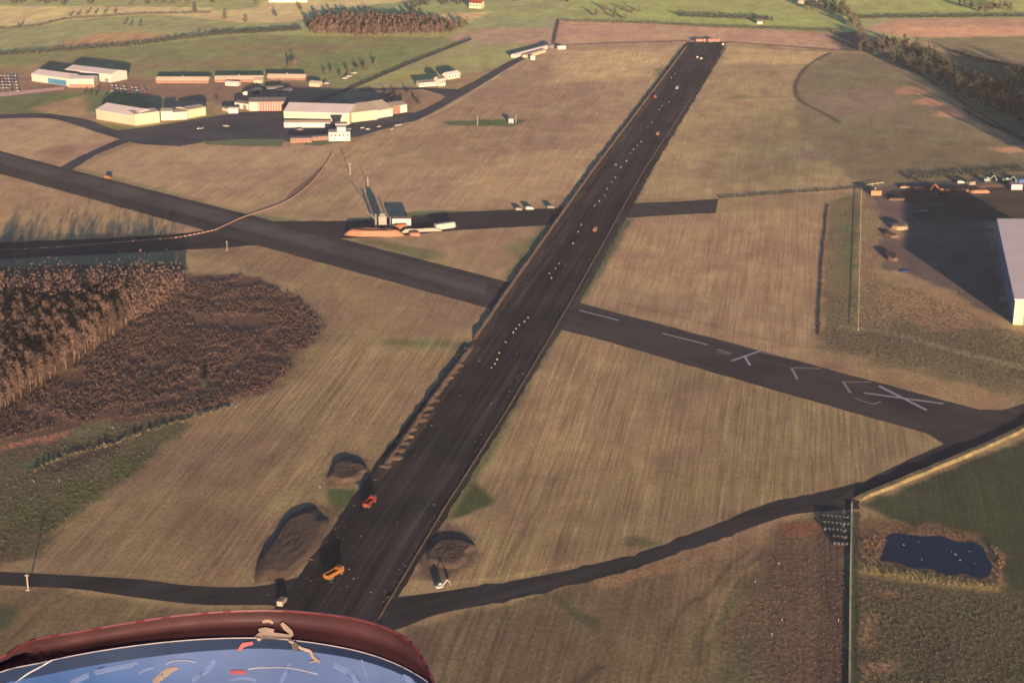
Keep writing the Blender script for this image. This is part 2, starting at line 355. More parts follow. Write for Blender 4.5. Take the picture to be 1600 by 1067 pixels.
cover([(1300, 190), (1600, 222), (1600, 275), (1350, 285), (1310, 240)], (116, 100, 74), 14, 8, k=.8)
line_cover([(1298, 82), (1262, 103), (1244, 128), (1244, 148), (1256, 162), (1282, 174), (1312, 192)], 5, (84, 68, 60), 2)
for q in [[(1400, 140), (1415, 134), (1446, 142), (1440, 148), (1405, 148)], [(1430, 156), (1450, 153), (1478, 163), (1465, 168), (1435, 164)], [(1462, 177), (1480, 173), (1504, 180), (1500, 184), (1466, 183)], [(1545, 233), (1600, 228), (1620, 236), (1580, 240)]]:
    cover(q, (182, 130, 100), 5, 4)
cover([(975, 343), (1118, 335), (1290, 318), (1300, 312), (1280, 548), (1205, 553), (1132, 530), (905, 470)], (160, 126, 96), 3, 2, .7, .4)
cover([(1000, 360), (1130, 350), (1130, 400), (980, 440)], (166, 128, 96), 30, 12, k=.6)
cover([(940, 440), (1250, 470), (1280, 545), (1132, 528), (910, 468)], (146, 116, 92), 25, 10, k=.6)
cover([(1292, 318), (1342, 300), (1340, 520), (1280, 520)], (114, 97, 72), 4, 3, .2, .9)
cover([(1320, 330), (1342, 310), (1341, 420), (1320, 440), (1305, 370)], (92, 90, 66), 8, 4, 0, .9, k=.8)
cover([(1346, 300), (1376, 310), (1372, 430), (1420, 470), (1560, 520), (1900, 540), (1900, 700), (1600, 635), (1545, 610), (1282, 545), (1282, 515), (1342, 515)], (132, 104, 80), 5, 5, .1, 1)
cover([(1290, 520), (1420, 500), (1640, 530), (1640, 600), (1560, 612), (1400, 570), (1290, 548)], (102, 90, 66), 14, 8, 0, 1, k=.9)
cover([(1370, 455), (1420, 448), (1530, 480), (1530, 515), (1440, 510)], (152, 114, 84), 14, 8, 0, 1, k=.8)
line_cover([(1310, 510), (1400, 522), (1480, 545), (1620, 580)], 7, (134, 122, 90), 3, .8)
cover([(1205, 556), (1400, 585), (1545, 612), (1590, 630), (1570, 640), (1545, 640), (1400, 602)], (144, 112, 84), 3, 3, .2, .6)
cover([(1346, 296), (1420, 285), (1900, 262), (1900, 350), (1545, 345), (1548, 380), (1580, 505), (1570, 500), (1480, 455), (1440, 432), (1380, 420), (1372, 330)], (96, 80, 74), 4, 4, 0, .8)  # dark yard ground, its colour lowered further for the warehouse's cast shadow
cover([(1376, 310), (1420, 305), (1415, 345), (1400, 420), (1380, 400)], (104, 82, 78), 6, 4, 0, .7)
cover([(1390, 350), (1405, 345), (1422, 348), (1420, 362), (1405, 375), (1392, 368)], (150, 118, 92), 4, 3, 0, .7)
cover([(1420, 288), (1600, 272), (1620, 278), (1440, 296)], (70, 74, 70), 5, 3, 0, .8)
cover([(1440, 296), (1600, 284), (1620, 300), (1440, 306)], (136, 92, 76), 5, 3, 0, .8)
# lower right field
cover([(890, 520), (950, 535), (1200, 608), (1450, 678), (1472, 690), (1330, 755), (1200, 783), (1000, 860), (800, 906), (690, 922), (700, 880), (745, 765)], (142, 114, 85), 3, 2, .95, .35)
cover([(820, 780), (1000, 760), (1180, 700), (1340, 730), (1200, 780), (1000, 858), (850, 890)], (128, 105, 78), 45, 20, 1, k=.8)
cover([(990, 560), (1060, 575), (1065, 612), (1000, 610)], (124, 110, 80), 18, 8, k=.6)
cover([(870, 540), (1000, 560), (980, 700), (850, 700)], (158, 125, 94), 40, 15, 1, k=.7)
cover([(1190, 620), (1330, 655), (1300, 740), (1180, 740)], (134, 114, 84), 40, 15, 1, k=.6)
cover([(970, 838), (990, 835), (1035, 850), (1010, 858), (975, 850)], (92, 84, 60), 3, 2, 0, .8)
cover([(1330, 660), (1472, 690), (1420, 700), (1350, 720)], (122, 108, 78), 15, 6, k=.5)
# green strips by the runway and turf blocks
for q in [[(1022, 262), (905, 470), (878, 516), (745, 752), (700, 812), (695, 810), (858, 540), (1012, 262)],
          [(975, 343), (990, 343), (905, 480), (890, 480)]]:
    cover(q, (84, 86, 58), 3, 1.5, 0, .5)
cover([(700, 812), (742, 752), (772, 780), (772, 788), (712, 808)], (72, 76, 48), 2, 1, 0, .4)
cover([(512, 762), (556, 765), (560, 775), (522, 802), (508, 778)], (74, 80, 50), 2, 1, 0, .4)
cover([(735, 530), (728, 530), (585, 735), (600, 720)], (92, 94, 60), 3, 1.5)
cover([(905, 285), (922, 265), (798, 436), (785, 436), (850, 350)], (104, 102, 70), 3, 1.5)
cover([(1072, 66), (1066, 70), (910, 280), (918, 275)], (128, 122, 88), 3, 1.5)
cover([(632, 333), (670, 328), (720, 331), (700, 336), (640, 340)], (92, 100, 68), 4, 2)
cover([(380, 330), (470, 345), (460, 350), (410, 345)], (110, 106, 72), 4, 2, k=.8)
line_cover([(1337, 800), (1336, 900), (1335, 1090)], 3.5, (56, 60, 46), 1)
# earthy verges at the works
cover([(640, 855), (690, 812), (745, 838), (745, 872), (700, 905), (650, 900)], (94, 74, 62), 4, 3, 0, .7)
cover([(395, 880), (480, 780), (528, 790), (520, 830), (440, 905), (400, 910)], (96, 74, 62), 4, 3, 0, .7)
cover([(500, 740), (545, 708), (580, 720), (570, 755), (510, 760)], (100, 78, 64), 4, 3, 0, .7)
line_cover([(520, 240), (500, 270), (465, 300)], 3, (190, 140, 112), 1)
line_cover([(640, 192), (700, 168), (800, 104), (840, 84)], 4, (176, 150, 118), 2)
line_cover([(0, 268), (117, 265), (382, 332), (430, 346)], 5, (120, 112, 82), 2, .6)
cover([(1365, 86), (1425, 112), (1600, 226), (1900, 420), (1900, 90), (1600, 96), (1500, 78), (1440, 70)], (78, 84, 62), 6, 4, 0, .8)  # valley grass painted darker to deepen the shade there
for q, wd, c in [([(1195, 862), (1165, 890), (1128, 940), (1098, 985), (1090, 1040)], 1.6, (82, 68, 52)), ([(1170, 858), (1140, 885), (1100, 930), (1060, 960), (1010, 1067)], 1.4, (88, 72, 55)), ([(1186, 878), (1150, 905), (1120, 955), (1105, 1000)], 1.3, (140, 115, 82)),
    ([(735, 950), (705, 1010), (690, 1067)], 1.3, (84, 70, 54)), ([(752, 948), (724, 1010), (708, 1067)], 1.3, (86, 70, 54)), ([(800, 945), (770, 1010), (757, 1067)], 1.2, (90, 74, 56)), ([(940, 1040), (925, 1050), (905, 1067)], 2.5, (74, 62, 52)),
    ([(760, 900), (800, 860), (835, 800), (870, 740)], 1.2, (120, 95, 72)), ([(0, 1010), (40, 975), (75, 945), (120, 925)], 1.6, (96, 80, 60)), ([(300, 862), (420, 720), (520, 600), (560, 545)], 1.2, (114, 92, 70)), ([(312, 866), (430, 724), (530, 604), (572, 547)], 1.2, (114, 92, 70)),
    ([(505, 262), (480, 285), (460, 300), (455, 310)], 4, (112, 86, 70)), ([(560, 245), (700, 236), (930, 232)], 1.6, (140, 108, 84)), ([(1140, 154), (1240, 151)], 3, (124, 104, 80)), ([(1000, 206), (1100, 204), (1230, 196)], 2, (140, 114, 84)),
    ([(1290, 548), (1220, 536), (1100, 505), (960, 470)], 2.2, (134, 108, 80)), ([(905, 905), (1010, 872), (1110, 838), (1200, 800)], 2.2, (170, 136, 98)), ([(700, 912), (800, 900), (900, 880)], 2.0, (160, 130, 94)), ([(0, 890), (140, 893), (300, 908)], 1.8, (142, 116, 84))]:
    line_cover(q, wd * 1.5, c, 1.2, .85, .5)
# gentle fall of ground into the valley at upper right
GZ = np.zeros(len(gx))
vx = gx - (478 + (1990 - gy) * -0.02); m_ = np.clip((gy - 1560) / 150, 0, 1)
GZ -= 7 * (np.clip(vx / 70, 0, 1) ** 2 * (3 - 2 * np.clip(vx / 70, 0, 1))) * m_ * np.clip((2300 - gy) / 200, 0, 1)
hx = np.clip((gx - 505 - (gy - 1480) * .28) / 70, 0, 1); hy = np.clip((gy - 1250) / 120, 0, 1) * np.clip((1690 - gy) / 110, 0, 1)  # added hill beyond the right edge, raised to throw shade over the valley
GZ += 26 * hx * hx * (3 - 2 * hx) * hy * np.clip((1000 - gx) / 200, 0, 1)
me = bpy.data.meshes.new("ground")
verts = np.stack([gx, gy, GZ], 1)
i0 = (np.arange(ny - 1)[:, None] * nx + np.arange(nx - 1)[None]).ravel()
fc = np.stack([i0, i0 + 1, i0 + nx + 1, i0 + nx], 1)
me.vertices.add(len(verts)); me.vertices.foreach_set("co", verts.ravel())
me.loops.add(fc.size); me.loops.foreach_set("vertex_index", fc.ravel().astype(np.int32))
me.polygons.add(len(fc)); me.polygons.foreach_set("loop_start", np.arange(0, fc.size, 4, dtype=np.int32)); me.polygons.foreach_set("loop_total", np.full(len(fc), 4, np.int32))
me.update(); me.validate()
at = me.attributes.new("cover", 'FLOAT_COLOR', 'POINT'); at.data.foreach_set("color", np.concatenate([COLR, np.ones((len(gx), 1))], 1).ravel())
at = me.attributes.new("rows", 'FLOAT', 'POINT'); at.data.foreach_set("value", STR)
at = me.attributes.new("tussock", 'FLOAT', 'POINT'); at.data.foreach_set("value", ROU)
def ground_mat():
    m = bpy.data.materials.new("land_cover"); m.use_nodes = True
    n = m.node_tree.nodes; l = m.node_tree.links; b = n["Principled BSDF"]
    b.inputs["Roughness"].default_value = 1; b.inputs["Specular IOR Level"].default_value = 0.1
    def attr(nm):
        a = n.new("ShaderNodeAttribute"); a.attribute_name = nm; return a
    geo = n.new("ShaderNodeNewGeometry")
    mp = n.new("ShaderNodeMapping"); mp.inputs["Rotation"].default_value = (0, 0, AZ - rad(2.5))   # x across the rows, y along them
    l.new(geo.outputs["Position"], mp.inputs["Vector"])
    def noise(sc3, det=4, ro=.55, dist=0):
        q = n.new("ShaderNodeTexNoise"); q.inputs["Scale"].default_value = 1; q.inputs["Detail"].default_value = det; q.inputs["Roughness"].default_value = ro
        q.inputs["Distortion"].default_value = dist
        v = n.new("ShaderNodeVectorMath"); v.operation = 'MULTIPLY'; v.inputs[1].default_value = sc3
        l.new(mp.outputs[0], v.inputs[0]); l.new(v.outputs[0], q.inputs["Vector"]); return q.outputs[0]
    def rng(s, f0, f1, lo, hi):
        r = n.new("ShaderNodeMapRange"); r.inputs[1].default_value = f0; r.inputs[2].default_value = f1
        r.inputs[3].default_value = lo; r.inputs[4].default_value = hi; l.new(s, r.inputs[0]); return r.outputs[0]
    def math_(op, x, y):
        q = n.new("ShaderNodeMath"); q.operation = op
        for i, s in enumerate((x, y)):
            if isinstance(s, (int, float)): q.inputs[i].default_value = s
            else: l.new(s, q.inputs[i])
        return q.outputs[0]
    big = noise((.012, .012, 1), 5); mid = noise((.06, .045, 1), 5, .6); fine = noise((.5, .38, 1), 4, .6)
    rows = noise((.26, .006, 1), 5, .65, .15); rows2 = noise((.7, .011, 1), 4, .75); patch = noise((.05, .016, 1), 5, .6, .4)
    at_r = attr("rows").outputs["Fac"]; at_t = attr("tussock").outputs["Fac"]
    # value variation
    f = rng(mid, .3, .7, .86, 1.14)
    fr = math_('ADD', math_('MULTIPLY', rng(rows, .32, .68, -.14, .12), at_r), 1)
    fr2 = math_('ADD', math_('MULTIPLY', rng(rows2, .36, .64, -.32, .29), at_r), 1)
    ft = math_('ADD', math_('MULTIPLY', rng(fine, .3, .7, -.5, .58), at_t), 1)
    f = math_('MULTIPLY', math_('MULTIPLY', f, math_('MULTIPLY', fr, fr2)), math_('MULTIPLY', ft, rng(patch, .33, .66, .84, 1.13)))
    # hue: greener and browner patches
    hv = n.new("ShaderNodeMix"); hv.data_type = 'RGBA'; hv.inputs[6].default_value = (1.05, .98, 1.03, 1); hv.inputs[7].default_value = (.985, 1.0, .94, 1)
    l.new(rng(patch, .38, .64, 0, 1), hv.inputs["Factor"])
    hv2 = n.new("ShaderNodeMix"); hv2.data_type = 'RGBA'; hv2.inputs[6].default_value = (.94, .88, .96, 1); hv2.inputs[7].default_value = (1.05, 1.05, .98, 1)
    l.new(rng(big, .36, .6, 0, 1), hv2.inputs["Factor"])
    def vmul(a, c):
        q = n.new("ShaderNodeVectorMath"); q.operation = 'MULTIPLY'; l.new(a, q.inputs[0]); l.new(c, q.inputs[1]); return q.outputs[0]
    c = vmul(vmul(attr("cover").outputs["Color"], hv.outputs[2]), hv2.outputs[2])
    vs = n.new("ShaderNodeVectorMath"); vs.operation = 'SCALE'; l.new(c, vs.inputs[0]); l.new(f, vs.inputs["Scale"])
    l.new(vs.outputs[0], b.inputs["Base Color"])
    hgt = math_('ADD', math_('MULTIPLY', fine, math_('MULTIPLY', at_t, .16)), math_('MULTIPLY', rows2, math_('MULTIPLY', at_r, .06)))
    hgt = math_('ADD', hgt, math_('MULTIPLY', mid, .35))
    bp = n.new("ShaderNodeBump"); bp.inputs["Distance"].default_value = 1.0; bp.inputs["Strength"].default_value = .55
    l.new(hgt, bp.inputs["Height"]); l.new(bp.outputs[0], b.inputs["Normal"])
    return m
me.materials.append(ground_mat())
ground = bpy.data.objects.new("ground", me); COL.objects.link(ground); tag(ground, kind="structure")
for p in me.polygons: p.use_smooth = True
def zg(x, y):
    vx = x - (478 + (1990 - y) * -0.02); m1 = min(max((y - 1560) / 150, 0), 1); t = min(max(vx / 70, 0), 1)
    hx = min(max((x - 505 - (y - 1480) * .28) / 70, 0), 1); hy = min(max((y - 1250) / 120, 0), 1) * min(max((1690 - y) / 110, 0), 1)
    return -7 * t * t * (3 - 2 * t) * m1 * min(max((2300 - y) / 200, 0), 1) + 26 * hx * hx * (3 - 2 * hx) * hy * min(max((1000 - x) / 200, 0), 1)
# ------------------------------------------------------------------ paved surfaces
XH = math.atan2((P(1545, 641) - P(117, 267)).x, (P(1545, 641) - P(117, 267)).y)
M['runway'] = asphalt("fresh_tarmac", G(47, 39, 42), .45, AZ, G(29, 26, 29))
M['cross'] = asphalt("old_tarmac", G(60, 52, 53), .2, XH, G(46, 40, 43))
M['taxi'] = asphalt("taxiway_tarmac", G(50, 44, 47), .22, rad(60), G(38, 34, 37))
M['apron'] = asphalt("apron_tarmac", G(64, 60, 68), .16, rad(80), G(50, 48, 56))
M['paint'] = mat("worn_white_paint", (.36, .33, .35), .8, .35, 1.2)
M['paint_yellow'] = mat("faded_yellow_paint", (.26, .22, .17), .8, .35, 1.2)
sheet("crossing_runway", [(-260, 168), (117, 267), (382, 334), (795, 441), (900, 472), (1132, 533), (1205, 553), (1400, 605), (1530, 640), (1565, 641), (1590, 634), (1700, 590),
      (1700, 620), (1602, 664), (1480, 722), (1345, 772), (1335, 790), (1300, 785), (1345, 755), (1420, 718), (1475, 694), (1450, 678), (1200, 607), (950, 534), (875, 515), (760, 481), (400, 383), (327, 362), (0, 272), (-260, 195)], .05, M['cross'], .25)
up = lambda x: 236.4 + .2619 * x; lo = lambda x: 273 + .278 * x
sheet("runway_lane", [(x, up(x) * .9 + lo(x) * .1) for x in range(-240, 800, 40)] + [(x, up(x) * .45 + lo(x) * .55) for x in range(760, -260, -40)], .058, asphalt("worn_lane", G(78, 68, 68), .2, XH, G(62, 54, 56)), .5)
sheet("taxiway", smooth_line([(-160, 390), (0, 379), (150, 373), (270, 366), (325, 360), (350, 356)], 4) + smooth_line([(430, 384), (390, 384), (345, 388), (280, 391), (150, 398), (0, 405), (-160, 416)], 4), .04, M['taxi'], .4, 4)
sheet("third_runway", [(415, 346), (560, 345), (640, 338), (700, 332), (870, 325), (905, 322), (940, 330), (905, 355), (860, 352), (715, 360), (600, 371), (520, 373), (470, 370)], .03, M['taxi'], .3)
sheet("third_runway", [(940, 322), (985, 318), (1060, 315), (1123, 311), (1118, 333), (1050, 336), (975, 341), (930, 345)], .03, M['cross'], .3)
main_px = [(1073, 66), (1136, 66), (1018, 267), (907, 470), (860, 540), (800, 640), (700, 802), (597, 972), (537, 1072), (400, 1300), (163, 1300), (337, 1064), (450, 925), (595, 714), (735, 534), (798, 440), (922, 267)]
sheet("runway", main_px, .08, M['runway'], .35, 4.0)
tx_u = smooth_line([(600, 935), (690, 924), (800, 907), (900, 888), (1000, 862), (1100, 826), (1200, 786), (1300, 764), (1345, 752)], 4)
tx_l = smooth_line([(1345, 795), (1250, 802), (1200, 815), (1130, 840), (1030, 875), (930, 905), (800, 936), (690, 958), (640, 976), (600, 990)], 4)
sheet("runway_verge", [(1066, 78), (1078, 78), (938, 267), (815, 440), (755, 534), (640, 700), (585, 760), (600, 714), (735, 536), (798, 442), (922, 269)], .084, asphalt("soiled_edge", G(68, 53, 48), .4, AZ, G(50, 41, 39)), .7, 4)
sheet("runway_verge", [(1130, 78), (1136, 72), (1018, 268), (907, 470), (862, 538), (800, 640), (702, 800), (600, 968), (588, 966), (690, 798), (790, 636), (850, 538), (898, 470), (1008, 268)], .084, asphalt("soiled_edge_right", G(54, 45, 43), .4, AZ, G(38, 33, 33)), .4, 4)
sheet("taxiway", tx_u + tx_l, .03, M['taxi'], .9, 4)
sheet("taxiway", smooth_line([(-200, 885), (0, 893), (100, 898), (220, 905), (300, 915), (400, 916), (470, 900)], 4) + smooth_line([(450, 985), (440, 948), (320, 945), (220, 934), (120, 920), (60, 917), (0, 914), (-200, 906)], 4), .03, M['taxi'], .3)
sheet("taxiway", smooth_line([(-200, 186), (0, 179), (60, 177), (100, 181), (140, 188), (165, 198), (190, 206)], 4) + smooth_line([(190, 219), (140, 203), (100, 190), (70, 185), (0, 186), (-200, 194)], 4), .02, M['apron'], .3)
sheet("apron", [(186, 204), (240, 197), (330, 183), (370, 176), (445, 172), (640, 176), (660, 178), (640, 190), (560, 214), (470, 224), (440, 220), (400, 219), (320, 222), (280, 229), (225, 226), (186, 220)], .03, M['apron'], .3)
sheet("taxiway", [(182, 219), (204, 221), (150, 242), (112, 266), (92, 262), (130, 242)], .04, M['apron'], .3)
M['turf'] = mat("apron_turf", G(88, 92, 64), 1, .2, .3)
sheet("grass_island", [(322, 222), (380, 217), (445, 218), (440, 229), (380, 229), (320, 226)], .06, M['turf'])
sheet("grass_island", [(478, 222), (530, 219), (540, 222), (500, 228), (475, 227)], .06, M['turf'])
sheet("road", smooth_line([(630, 181), (660, 172), (690, 156), (740, 128), (800, 94), (850, 76), (880, 70)], 4) + smooth_line([(884, 72), (850, 80), (810, 98), (750, 134), (700, 163), (655, 187), (635, 192)], 4), .05, M['apron'], .2)
sheet("road", [(700, 156), (690, 148), (660, 140), (560, 142), (560, 139), (662, 137), (715, 140), (735, 130), (745, 132)], .03, M['apron'], .2)
sheet("road", [(470, 165), (545, 136), (640, 97), (735, 60), (738, 62), (645, 99), (548, 140), (476, 168)], .03, M['apron'], .2)
sheet("road", [(-30, 148), (100, 136), (101, 140), (-30, 155)], .03, mat("pink_road", G(190, 140, 130), .9, .1), .2)
M['yard'] = asphalt("yard_hardstanding", G(76, 62, 54), .3, rad(85), G(54, 46, 44))
sheet("yard", [(1378, 300), (1440, 292), (1500, 296), (1560, 293), (1660, 284), (1700, 330), (1640, 345), (1550, 345), (1470, 350), (1432, 345), (1424, 318), (1400, 310)], .03, M['yard'], 2.0, 4)
def stripe(name, a, b, width, m, z=.11):
    A, B = P(*a), P(*b); d = (B - A).normalized(); n_ = Vector((-d.y, d.x, 0)) * width / 2
    return sheet(name, None, z, m, world=[A - n_, B - n_, B + n_, A + n_])
n_mark = 0
for a, b, wd, m in [((905, 485), (968, 501), 1.4, 'paint'), ((1035, 521), (1106, 539), 1.4, 'paint'), ((1120, 546), (1143, 553), 1.2, 'paint_yellow'), ((1120, 550), (1140, 554), .9, 'paint_yellow'),
                    ((1143, 564), (1189, 548), 1.7, 'paint'), ((1163, 556), (1172, 571), 1.5, 'paint'), ((1186, 550), (1216, 556), 1.1, 'paint_yellow'),
                    ((1237, 575), (1246, 593), 1.7, 'paint_yellow'), ((1240, 575), (1283, 576), 1.5, 'paint_yellow'),
                    ((1317, 596), (1329, 614), 1.5, 'paint_yellow'), ((1320, 597), (1362, 597), 1.3, 'paint_yellow'), ((1335, 622), (1364, 632), 1.0, 'paint_yellow'), ((1364, 632), (1376, 628), 1.0, 'paint_yellow'),
                    ((1373, 603), (1448, 641), 1.9, 'paint')]:
    stripe("runway_marking", a, b, wd, M[m], .10 + n_mark * .003); n_mark += 1
stripe("runway_marking", (1350, 614), (1474, 631), 1.9, M['paint'], .15)
for k in range(6):                                # faint scrapes on the working strip
    pass
M['track'] = asphalt("wheel_marks", G(54, 45, 45), .5, AZ, G(38, 33, 35))
for k, (u0, y0, y1, wd) in enumerate([(.30, 150, 560, 1.2), (.345, 180, 520, 1.1), (.42, 430, 960, 1.0), (.47, 480, 960, 1.0), (.62, 300, 960, 1.3), (.68, 330, 900, 1.2), (.2, 90, 430, 1.6), (.78, 560, 960, 1.8), (.55, 100, 330, 1.2)]):
    pl = []; pr_ = []
    for j in range(31):
        yy = y0 + (y1 - y0) * j / 30; xl = 1070 - .7376 * (yy - 70); xr = 1136 - .596 * (yy - 66)
        p = P(xl + (xr - xl) * (u0 + .012 * math.sin(j * .5 + k)), yy); ww = wd * (.6 + .5 * R.random()) / 2
        pl.append(p - V * ww); pr_.append(p + V * ww)
    sheet("wheel_track", None, .092 + .003 * k, M['track'], world=pl + pr_[::-1])
# ------------------------------------------------------------------ pond
M['water'] = mat("pond_water", (.005, .007, .014), .15, .2, .3, spec=.14)
sheet("pond", smooth_line([(1384, 840), (1392, 834), (1410, 832), (1440, 838), (1470, 837), (1495, 846), (1518, 845), (1535, 854), (1542, 868), (1550, 884), (1545, 900), (1528, 903), (1505, 896), (1480, 898), (1450, 888), (1425, 888), (1400, 878), (1376, 876), (1380, 860), (1384, 840)], 3)[:-1], .04, M['water'], .8, 3)
# ------------------------------------------------------------------ earthworks
M['earth'] = mat("brown_earth", G(80, 59, 50), 1, .25, .5, bump=.05)
M['earth_dark'] = mat("dark_earth", G(68, 51, 44), 1, .3, .4, bump=.06)
M['sand'] = mat("orange_sand", (.20, .095, .06), 1, .12, .3)
M['rubble'] = mat("pale_broken_concrete", G(112, 90, 76), 1, .3, .9, bump=.03)
M['rubble2'] = mat("pinkish_spoil", G(98, 76, 66), 1, .25, .7, bump=.03)
M['gravel'] = mat("grey_chippings", G(140, 120, 110), 1, .2, .8)
def mound_mesh(L, W, h, seed, n=36, m=18, flat=.74):
    """rounded heap of earth, L along x, W along y"""
    r = random.Random(seed); ph = [r.uniform(0, 6.28) for _ in range(6)]
    mb = MB(); vs = [(0, 0, h * .96)]; fs = []
    for j in range(1, m + 1):
        t = j / m
        z = h * (1 - max(0, (t - flat) / (1 - flat)) ** 1.15) if t > flat else h * (.94 + .06 * math.cos(t * 5 + ph[5]))
        for i in range(n):
            a = 2 * math.pi * i / n
            k = 1 + .10 * math.sin(2 * a + ph[0]) + .07 * math.sin(3 * a + ph[1]) + .05 * math.sin(7 * a + ph[2])
            ca, sa = math.cos(a), math.sin(a); q = (abs(ca) ** 3 + abs(sa) ** 3) ** (-1 / 3)
            vs.append((ca * q * L / 2 * t * k, sa * q * W / 2 * t * k, max(-.05, z + (h * .16 * r.uniform(-1, 1) if j < m else -.1) * (1 - t * .6))))
    for i in range(n): fs.append((0, 1 + i, 1 + (i + 1) % n))
    for j in range(m - 1):
        for i in range(n):
            a = 1 + j * n + i; b = 1 + j * n + (i + 1) % n; fs.append((a, a + n, b + n, b))
    return mb.add(vs, fs)
def mound(name, px, L, W, h, rz, m, label, cat, seed, group=None):
    o = mound_mesh(L, W, h, seed).build(name, m, smooth=True); o.location = P(*px); o.rotation_euler = (0, 0, rz)
    return tag(o, label, cat, group)
RZ = -AZ + math.pi / 2                            # local x along the runway
mound("earth_mound", (543, 737), 26, 20, 1.35, RZ, M['earth_dark'], "rounded brown earth mound beside the runway, above the orange lorry", "earth mound", 1)
mound("earth_mound", (458, 850), 78, 23, 1.5, RZ, M['earth_dark'], "long flat-topped brown earth mound left of the yellow dumper", "earth mound", 2)
mound("earth_mound", (702, 863), 28, 22, 1.2, RZ, M['earth_dark'], "low brown earth mound on the right of the runway by the white digger", "earth mound", 3)
mound("sand_heap", (583, 367), 42, 12, 4.2, rad(-4), M['sand'], "long orange sand heap in front of the batching plant", "sand heap", 4)
mound("sand_heap", (648, 367), 9, 7, 2.4, 0, M['sand'], "small orange sand heap right of the long one", "sand heap", 5)
mound("rubble_heap", (1406, 356), 15, 14, 2.6, 0, M['rubble'], "pale rubble heap by the corner of the warehouse yard", "rubble heap", 6)
mound("earth_mound", (1392, 402), 9, 24, 2.2, 0, M['earth_dark'], "brown earth mound with a blue sheet beside the warehouse shadow", "earth mound", 8)
mound("sand_heap", (700, 353), 12, 6, 2.6, 0, M['rubble'], "cream aggregate heap beside the long white containers", "gravel heap", 9)
# row of small spoil heaps along the left runway edge
heap_mesh = [mound_mesh(8.5, 9.5, 1.15, 20 + k, 12, 7, .35) for k in range(3)]
hp = [h_.build("spoil_heap", M['earth_dark' if k else 'earth'], smooth=True) for k, h_ in enumerate(heap_mesh)]
seq = [(730, 548), (722, 557), (714, 568), (707, 578), (699, 590), (692, 600), (684, 612), (676, 624), (669, 636), (661, 647), (654, 658), (647, 669), (640, 680), (632, 691), (625, 702), (615, 713), (603, 726)]
for i, q in enumerate(seq):
    o = hp[i] if i < 3 else hp[R.randrange(3)].copy()
    if i >= 3: COL.objects.link(o)
    o.location = P(q[0] + R.uniform(-3, 3), q[1] + R.uniform(-3, 3)); s_ = R.uniform(.45, .95); o.scale = (s_ * R.uniform(.8, 1.3), s_, R.uniform(.5, 1.1)); o.rotation_euler = (0, 0, RZ + R.uniform(-.6, .6))
    tag(o, "small pinkish brown spoil heap in the row along the left runway edge", "spoil heap", "spoil heaps along the runway edge")
def bank(name, px, width, h, m, label, cat, seed=0, step=5.0, rough=.25, top=.25):
    """a long low ridge of earth following a line on the ground"""
    r = random.Random(seed); pts = [P(*q) for q in px]; line = []
    for a, b in zip(pts, pts[1:]):
        k = max(1, int((b - a).length / step))
        line += [a.lerp(b, i / k) for i in range(k)]
    line.append(pts[-1]); mb = MB(); vs = []; fs = []; n = len(line)
    for i, p in enumerate(line):
        d = (line[min(i + 1, n - 1)] - line[max(i - 1, 0)]).normalized(); nn = Vector((-d.y, d.x, 0))
        e = 0.25 if i in (0, n - 1) else 1; hh = h * e * (1 + rough * r.uniform(-1, 1)); ww = width * (1 + rough * .5 * r.uniform(-1, 1)); off = nn * r.gauss(0, .12 * width * rough)
        for s_, z in ((-.5, -.05), (-top / 2, hh), (top / 2, hh * (1 + .1 * r.uniform(-1, 1))), (.5, -.05)):
            q = p + off + nn * s_ * ww; vs.append((q.x, q.y, z))
    for i in range(n - 1):
        for k in range(3):
            a = i * 4 + k; fs.append((a, a + 4, a + 5, a + 1))
    fs += [(0, 1, 2, 3), tuple(range(4 * n - 4, 4 * n))[::-1]]
    o = mb.add(vs, fs).build(name, m, smooth=False)
    return tag(o, label, cat)
bank("earth_bank", [(1073, 72), (925, 267), (880, 330), (860, 358), (802, 440), (740, 530)], 3.2, 1.3, M['earth_dark'], "low dark earth bank along the far left edge of the runway", "earth bank", 1)
bank("earth_bank", [(1085, 145), (1005, 267), (892, 470), (792, 640), (690, 800), (590, 968)], 1.4, .4, M['earth_dark'], "thin pale earth ridge running along the right runway edge", "earth bank", 2)
M['bankgrass'] = mat("dry_bank_grass", G(104, 84, 60), 1, .3, .6, hue=G(86, 74, 52), bump=.1)
bank("earth_bank", [(736, 542), (700, 590), (660, 645), (622, 700), (600, 728)], 4.5, 1.5, M['earth_dark'], "dark earth bank behind the row of small spoil heaps", "earth bank", 7)
bank("grass_bank", [(1338, 780), (1400, 755), (1480, 722), (1540, 697), (1602, 667), (1720, 615)], 6.0, 1.1, M['bankgrass'], "long tan grass bank dividing the taxiway from the dark green field", "grass bank", 3, 6, .18, .5)
